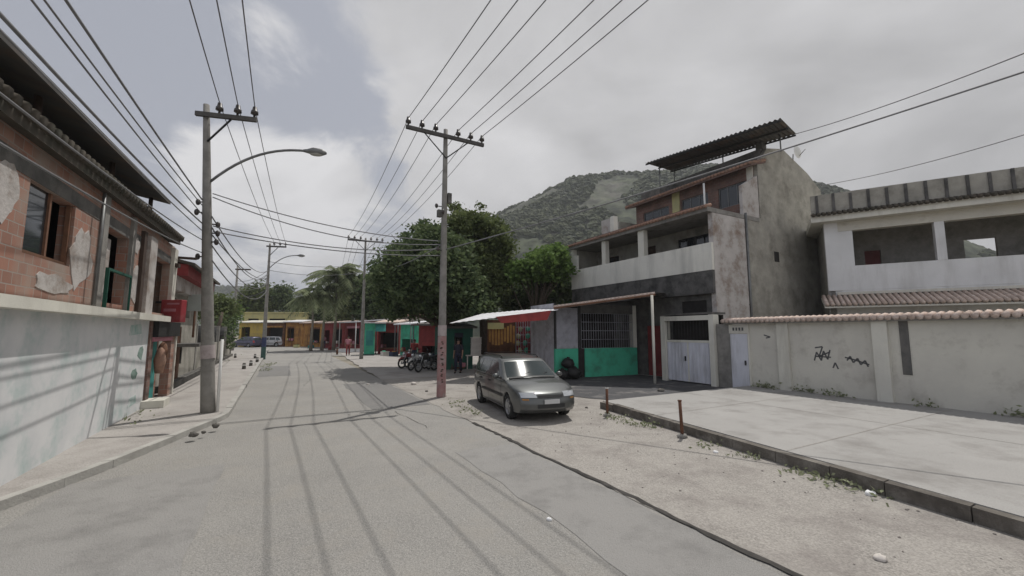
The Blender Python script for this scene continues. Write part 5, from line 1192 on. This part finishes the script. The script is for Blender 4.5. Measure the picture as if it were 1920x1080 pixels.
def make_car(name, label, X, Y, rot, paint, group=None):
    c = thing_w(name, label, 'car', (X, Y, 0.012), rot, group)
    shell('body', LOWER, paint, c); shell('roof', UPPER, paint, c, inset=.05)
    m_ = MB().box(-1.72, 1.74, -.6, .6, .2, .68); m_.build('underbody', 'trim_black', c)
    for sg_ in (-1, 1):
        for nm, poly in (('front_side_window', [(.80, .985), (.34, 1.335), (-.28, 1.375), (-.28, .985)]), ('rear_side_window', [(-.36, .985), (-.36, 1.375), (-1.12, 1.375), (-1.12, .985)]), ('cargo_window', [(-1.2, .985), (-1.2, 1.37), (-1.66, 1.345), (-1.86, 1.02), (-1.8, .985)])):
            side_piece(MB(), poly, sg_).build(nm, 'car_glass', c)
        m_ = MB()
        for poly in ([(.84, .96), (.86, .985), (.34, 1.365), (-1.66, 1.39), (-1.70, 1.36), (.32, 1.335), (.80, .985)], ):
            pass
        for x in (.78, -.32, -1.16):
            side_piece(m_, [(x, .3), (x+.014, .3), (x+.014, .955), (x, .955)], sg_, .004)
        side_piece(m_, [(-.9, .26), (.9, .26), (.9, .272), (-.9, .272)], sg_, .004)
        m_.build('door_seams', 'trim_black', c)
        m_ = MB(); side_piece(m_, [(-.92, .5), (.92, .5), (.92, .57), (-.92, .57)], sg_, .016); m_.build('side_moulding', 'trim_black', c)
        for x in (-.22, -1.05):
            p = cdef(x, sg_*HW, .8); MB().box(x-.08, x+.08, p[1]-.02*sg_, p[1]+.03*sg_, .795, .83).build('door_handle', 'trim_black', c)
        p = cdef(.72, sg_*HW, .98); m_ = MB(); m_.ball((.70, p[1]+.12*sg_, 1.01), (.07, .1, .07), 10, 7); m_.tube([(.72, p[1]-.02*sg_, .97), (.71, p[1]+.08*sg_, .99)], .025, 6); m_.build('wing_mirror', paint, c)
        m_ = MB(); side_piece(m_, [(-1.7, 1.452), (.15, 1.43), (.15, 1.45), (-1.7, 1.47)], sg_, -.07); yy = cdef(-.8, sg_*HW*.86, 1.47)[1]
        m_ = MB(); m_.tube([(.1, yy, 1.46), (.0, yy, 1.515), (-1.55, yy, 1.51), (-1.68, yy, 1.46)], .016, 6); m_.build('roof_rail', 'trim_black', c)
        for wx in (1.3, -1.3):
            t = MB(); y0 = sg_*(HW-.2)
            lathe_y(t, [(.19, 0), (.27, 0), (.3, .02), (.305, .06), (.305, .14), (.295, .175), (.26, .19), (.2, .188), (.19, .17)], wx, .305, 30, sg_, y0)
            wo_ = t.build('wheel', 'tyre', c)
            rm = MB(); lathe_y(rm, [(.2, .17), (.195, .182), (.175, .175), (.16, .12), (.03, .12)], wx, .305, 30, sg_, y0); lathe_y(rm, [(.05, .12), (.05, .155), (.0, .16)], wx, .305, 12, sg_, y0)
            for k in range(6):
                a = k*math.pi/3+.3; ca, sa = math.cos(a), math.sin(a); w_ = .026; ya, yb = y0+sg_*.125, y0+sg_*.165
                rm.hexa([(wx+ca*.03-sa*w_, ya, .305+sa*.03+ca*w_), (wx+ca*.03+sa*w_, ya, .305+sa*.03-ca*w_), (wx+ca*.19+sa*w_, ya, .305+sa*.19-ca*w_), (wx+ca*.19-sa*w_, ya, .305+sa*.19+ca*w_),
                         (wx+ca*.03-sa*w_, yb, .305+sa*.03+ca*w_), (wx+ca*.03+sa*w_, yb, .305+sa*.03-ca*w_), (wx+ca*.19+sa*w_, yb, .305+sa*.19-ca*w_), (wx+ca*.19-sa*w_, yb, .305+sa*.19+ca*w_)])
            rm.build('rim', 'rim', wo_)
        m_ = MB(); cross_piece(m_, [(1.98, .71), (2.06, .655), (2.1, .6)], sg_*.4, sg_*.8, .012, 8); m_.build('headlight', 'headlight', c)
        m_ = MB(); cross_piece(m_, [(2.105, .575), (2.12, .54)], sg_*.62, sg_*.78, .012, 4); m_.build('indicator', 'ochre', c)
        m_ = MB(); cross_piece(m_, [(-2.085, .93), (-2.13, .8), (-2.17, .66)], sg_*.6, sg_*.83, .012, 5); m_.build('tail_light', 'tail_red', c)
    m_ = MB(); cross_piece(m_, [(.99, .965), (.75, 1.13), (.45, 1.33)], -.72, .72, .012, 14); m_.build('windscreen', 'car_glass', c)
    m_ = MB(); cross_piece(m_, [(-2.05, 1.0), (-2.0, 1.12), (-1.92, 1.3)], -.7, .7, .012, 14); m_.build('rear_window', 'car_glass', c)
    m_ = MB(); cross_piece(m_, [(2.065, .65), (2.1, .59)], -.36, .36, .012, 10); m_.build('grille', 'trim_black', c)
    m_ = MB(); cross_piece(m_, [(2.15, .45), (2.148, .36)], -.42, .42, .012, 10); m_.build('lower_intake', 'trim_black', c)
    m_ = MB(); cross_piece(m_, [(1.06, .945), (1.0, .972)], -.68, .68, .011, 10); m_.build('wiper_cowl', 'trim_black', c)
    m_ = MB(); m_.tube([(1.0, .1, .975), (.85, .5, 1.095)], .008, 4); m_.tube([(1.0, -.45, .97), (.86, -.02, 1.11)], .008, 4); m_.build('wiper', 'trim_black', c)
    m_ = MB().box(2.165, 2.18, -.2, .2, .46, .56); m_.build('licence_plate', 'plate', c)
    m_ = MB()
    for x, z, y0, y1 in ((1.15, .925, -.66, .66), ): cross_piece(m_, [(x, z), (x-.012, z)], y0, y1, .006, 8)
    m_.build('bonnet_seam', 'trim_black', c)
    return c
make_car('parked_wagon', 'dusty dark grey estate car parked on the verge beside the tall utility pole', .20, 12.3, math.atan2(-.935, .355), 'car_paint')
x, y = G(463, 651); make_car('parked_car', 'dark blue car at the far left end of the street near the yellow stall', x, y, R(160), 'car_blue')
x, y = G(501, 650); make_car('parked_car', 'white car partly hidden behind the far lamp pole', x, y, R(200), 'car_white')

# ------------------------------------------------------------------ motorcycles
def torus(mb, cx, cz, R_, r_, n=22, m=7, y=0):
    vs = []
    for i in range(n):
        a = 2*math.pi*i/n
        for k in range(m): b = 2*math.pi*k/m; q = R_+r_*math.cos(b); vs.append((cx+q*math.cos(a), y+r_*1.1*math.sin(b), cz+q*math.sin(a)))
    return mb.add(vs, [(i*m+k, ((i+1) % n)*m+k, ((i+1) % n)*m+(k+1) % m, i*m+(k+1) % m) for i in range(n) for k in range(m)], True)
def make_bike(label, px, py, rot, tank, group='motorcycles parked in the tree shade'):
    x, y = G(px, py); b = thing_w('motorcycle', label, 'motorcycle', (x, y, .016), rot, group)
    for wx in (.66, -.62):
        wo_ = torus(MB(), wx, .3, .25, .05).build('wheel', 'tyre', b); rm = MB(); torus(rm, wx, .3, .2, .012, 18, 4); rm.tube([(wx, -.07, .3), (wx, .07, .3)], .04, 6)
        for k in range(8): a = k*math.pi/4; rm.tube([(wx, 0, .3), (wx+.2*math.cos(a), 0, .3+.2*math.sin(a))], .006, 3)
        rm.build('rim', 'rim', wo_)
    m_ = MB(); m_.tube([(.36, 0, .86), (.1, 0, .62), (-.15, 0, .4), (-.62, 0, .3)], .03, 6); m_.tube([(.36, 0, .8), (.22, 0, .32), (-.15, 0, .3)], .028, 6); m_.tube([(-.8, 0, .78), (-.3, 0, .7), (.1, 0, .66)], .03, 6); m_.build('frame', 'dark_metal', b)
    for sg_ in (-1, 1): MB().tube([(.66, sg_*.08, .3), (.45, sg_*.08, .78), (.38, sg_*.07, .95)], .024, 6).build('fork_leg', 'rim', b)
    m_ = MB(); m_.tube([(.36, -.36, 1.02), (.42, -.2, .99), (.42, 0, .95), (.42, .2, .99), (.36, .36, 1.02)], .016, 6); m_.build('handlebar', 'dark_metal', b)
    m_ = MB(); m_.ball((.14, 0, .76), (.26, .14, .13), 10, 7); m_.build('fuel_tank', tank, b)
    m_ = MB(); m_.hexa([(-.72, -.11, .76), (-.05, -.12, .72), (-.05, .12, .72), (-.72, .11, .76), (-.78, -.1, .86), (-.05, -.1, .8), (-.05, .1, .8), (-.78, .1, .86)]); m_.build('seat', 'black', b, bevel=.02)
    m_ = MB(); m_.box(-.12, .2, -.11, .11, .28, .5); m_.tube([(.06, 0, .48), (.12, 0, .66)], .08, 8); m_.build('engine', 'rim', b)
    m_ = MB(); m_.tube([(.14, .13, .36), (-.1, .15, .24), (-.8, .17, .32)], [.02, .03, .045], 7); m_.build('exhaust', 'rim', b)
    m_ = MB(); m_.ball((.52, 0, .86), (.09, .1, .1), 9, 7); m_.build('headlight', 'headlight', b)
    m_ = MB(); m_.tube([(.46, 0, .63), (.68, 0, .62), (.9, 0, .5)], [.05, .075, .04], 6); m_.build('front_fender', tank, b); m_ = MB(); m_.tube([(-.5, 0, .66), (-.75, 0, .66), (-.95, 0, .5)], [.05, .07, .03], 6); m_.build('rear_fender', tank, b)
    m_ = MB(); m_.box(-.92, -.89, -.09, .09, .5, .6); m_.build('licence_plate', 'paint_white', b)
    for sg_ in (-1, 1): m_ = MB(); m_.tube([(.38, sg_*.26, 1.0), (.33, sg_*.32, 1.18)], .008, 4); m_.ball((.33, sg_*.33, 1.2), (.02, .06, .035), 7, 5); m_.build('mirror', 'black', b)
    return b
make_bike('leftmost parked motorcycle with a dark red tank in the tree shade', 770, 690, R(232), 'maroon')
make_bike('second parked motorcycle with a pale panel, in the tree shade', 784, 694, R(246), 'paint_white')
make_bike('black parked motorcycle in the middle of the row under the tree', 800, 697, R(240), 'black')
make_bike('parked motorcycle nearest the tall pole, with a blue tank', 814, 692, R(252), 'denim')
make_bike('parked motorcycle half hidden at the back of the row in the tree shade', 778, 688, R(238), 'black')
hp_ = G(1068, 712)
for k_, (dx, dy, r_, l_) in enumerate(((-.35, 0, .3, 'left black rubbish bag of the heap against the green wall of the bar'), (.2, .1, .36, 'large right black rubbish bag of the heap against the green wall'), (-.05, .2, .3, 'black rubbish bag on top of the heap against the green wall'))):
    m_ = MB(); z_ = .5 if k_ == 2 else 0; m_.ball((0, 0, r_*.75), (r_, r_*.9, r_*.78), 12, 8, .12); m_.tube([(0, 0, r_*1.4), (.02, 0, r_*1.7)], [.05, .09], 6)
    o_ = m_.build('rubbish_bag', 'black'); o_.location = (hp_[0]+dx, hp_[1]+dy-.1, .02+z_); tag(o_, l_, 'rubbish bag', 'black rubbish bags by the bar')

# ------------------------------------------------------------------ people
def skin_mesh(name, verts, edges, radii, material, parent, root=0, sub=2):
    me = bpy.data.meshes.new(name); me.from_pydata(verts, edges, []); o = bpy.data.objects.new(name, me); C.objects.link(o)
    md = o.modifiers.new('skin', 'SKIN'); md.use_smooth_shade = True
    for i, r_ in enumerate(radii):
        sv = me.skin_vertices[0].data[i]; sv.radius = r_ if isinstance(r_, tuple) else (r_, r_); sv.use_root = (i == root)
    ms = o.modifiers.new('sub', 'SUBSURF'); ms.levels = sub; ms.render_levels = sub
    me.materials.append(MATS[material]); o.parent = parent; return o
def person(label, x, y, z, rot, top, bottom, hgt=1.68, arms='rest', step=.12, hair_long=False, seated=False):
    k = hgt/1.7; p = thing_w('person', label, 'person', (x, y, z), rot)
    V = []; E_ = []; Rr = []
    def v(a, b, c, r_): V.append((a*k, b*k, c*k)); Rr.append(tuple(q*k for q in r_) if isinstance(r_, tuple) else r_*k); return len(V)-1
    def e(*ids):
        for i in range(len(ids)-1): E_.append((ids[i], ids[i+1]))
    pel = v(0, 0, .95, (.13, .1)); wa = v(0, 0, 1.1, (.12, .09)); ch = v(0, .0, 1.32, (.14, .1)); nb = v(0, 0, 1.47, .055); hd = v(.0, .01, 1.56, .075); ht = v(.0, .01, 1.65, .07)
    e(pel, wa, ch, nb, hd, ht)
    for sg_ in (-1, 1):
        f = step*sg_
        hip = v(.09*sg_, f*.1, .88, .085); kn = v(.1*sg_, f*.8+.02, .49, .055); an = v(.1*sg_, f, .09, .038); to = v(.11*sg_, f+.15, .035, .032); e(pel, hip, kn, an, to)
        sh = v(.18*sg_, 0, 1.4, .055)
        if arms == 'rest' or (arms == 'reach' and sg_ < 0): el = v(.23*sg_, -.02+f*-.3, 1.12, .04); wr = v(.24*sg_, .06-f*.4, .88, .028); hn = v(.235*sg_, .09-f*.4, .81, .032)
        else: el = v(.24*sg_, .14, 1.18, .04); wr = v(.17*sg_, .38, 1.2, .028); hn = v(.16*sg_, .45, 1.22, .032)
        e(ch, sh, el, wr, hn)
        for q in range(4):                      # separate fingers, unequal and slightly curled
            d0 = Vector(V[hn])/k; dd = Vector((0, .02, -.05)) if arms == 'rest' or sg_ < 0 else Vector((0, .05, .0)); off = Vector(((q-1.5)*.004, (q-1.5)*.017, 0)) if arms == 'rest' or sg_ < 0 else Vector(((q-1.5)*.017, 0, 0))
            a = d0+dd*.6+off; b_ = a+dd*(.75, 1.0, .95, .7)[q]; a = v(*a, .011); b_ = v(*b_, .008); e(hn, a, b_)
        d0 = Vector(V[hn])/k; a = v(*(d0+Vector((-.02*sg_, .03, .01))), .011); e(hn, a)
    skin_mesh('body', V, E_, Rr, 'skin', p)
    # shirt, trousers, shoes and hair as children over the body
    s_ = MB(); s_.tube([(0, 0, .92*k), (0, 0, 1.1*k), (0, 0, 1.3*k), (0, 0, 1.41*k), (0, 0, 1.47*k)], [.165*k, .155*k, .175*k, .15*k, .075*k], 14)
    s_.v = [(a, b*.74, c) for a, b, c in s_.v]
    for sg_ in (-1, 1):
        i0 = [i for i in range(len(V)) if abs(V[i][2]-1.4*k) < 1e-4 and V[i][0]*sg_ > 0][0]; a = Vector(V[i0]); b_ = Vector(V[i0+1]); s_.tube([a-Vector((.05*sg_*k, 0, 0)), a, a.lerp(b_, .85)], [.07*k, .072*k, .056*k], 9)
    s_.build('shirt', top, p)
    t_ = MB(); t_.tube([(0, 0, 1.0*k), (0, 0, .9*k), (0, 0, .83*k)], [.165*k, .17*k, .16*k], 12)
    for sg_ in (-1, 1):
        f = step*sg_; t_.tube([(.08*sg_*k, f*.1*k, .9*k), (.1*sg_*k, (f*.8+.02)*k, .49*k), (.1*sg_*k, f*k, .1*k)], [.1*k, .072*k, .058*k], 9)
    t_.build('trousers', bottom, p)
    sh_ = MB()
    for sg_ in (-1, 1): f = step*sg_; sh_.ball((.105*sg_*k, (f+.07)*k, .04*k), (.05*k, .14*k, .045*k), 9, 6)
    sh_.build('shoes', 'black', p)
    h_ = MB(); h_.ball((0, -.015*k, 1.635*k), (.085*k, .1*k, .095*k), 12, 8); h_.v = [(a, min(b, .06*k), c) for a, b, c in h_.v]
    if hair_long: h_.tube([(0, -.07*k, 1.62*k), (0, -.09*k, 1.42*k)], [.07*k, .045*k], 8)
    h_.build('hair', 'hair', p)
    fc = MB(); fc.ball((0, .098*k, 1.575*k), (.012*k, .018*k, .022*k), 6, 5); fc.build('nose', 'skin', p)
    ey = MB()
    for sg_ in (-1, 1): ey.ball((.03*sg_*k, .083*k, 1.605*k), .01*k, 6, 5)
    ey.build('eyes', 'black', p); MB().box(-.022*k, .022*k, .08*k, .09*k, 1.535*k, 1.543*k).build('mouth', 'maroon', p)
    er = MB()
    for sg_ in (-1, 1): er.ball((.083*sg_*k, 0, 1.59*k), (.012*k, .02*k, .03*k), 6, 5)
    er.build('ears', 'skin', p)
    return p
x, y = G(652, 667); person('person in a pink shirt and dark red trousers walking left of the green kiosk', x, y, .016, R(200), 'pink', 'maroon', 1.75, step=.2)
x, y = G(768, 688); person('person in a dark red shirt standing behind the leftmost motorcycle', x, y+1.2, .016, R(185), 'red_fabric', 'denim', 1.68)
x, y = G(859, 700); person('person in dark navy clothes standing in the doorway of the dark green shed', x, y, .016, R(170), 'shirt_dark', 'dark_blue', 1.78)
x, y = G(607, 653); person('distant person in a pale shirt in front of the maroon stall', x, y, .016, R(190), 'pink', 'denim', 1.7)
for k_, (s_, z0_, z1_, mt_, l_) in enumerate(((15.72, 1.0, 1.75, 'tile', 'pale orange cloth bag hanging on the door post of the brick house'), (15.95, 1.15, 1.9, 'wood', 'brown cloth hanging in the doorway of the brick house beside the orange bag'))):
    c_ = W(-3.02, s_); m_ = MB(); m_.tube([(0, 0, z1_-1), (0, 0, z1_-1.08), (0, 0, (z0_+z1_)/2-1), (0, 0, z0_-1)], [.02, .09, .15, .1], 9); o_ = m_.build('hanging_bag', mt_); o_.location = (c_[0], c_[1], 1); tag(o_, l_, 'bag')

# ------------------------------------------------------------------ thin haze over the valley
hz = bpy.data.materials.new('haze'); hz.use_nodes = True; n_ = hz.node_tree.nodes; n_.clear()
ov = n_.new('ShaderNodeOutputMaterial'); pv = n_.new('ShaderNodeVolumePrincipled'); pv.inputs['Color'].default_value = (.86, .88, .92, 1); pv.inputs['Density'].default_value = .0005
hz.node_tree.links.new(pv.outputs[0], ov.inputs['Volume'])
m_ = MB().box(-1100, 800, -60, 1050, -6, 190); hb = m_.build('haze', hz); tag(hb, kind='stuff')
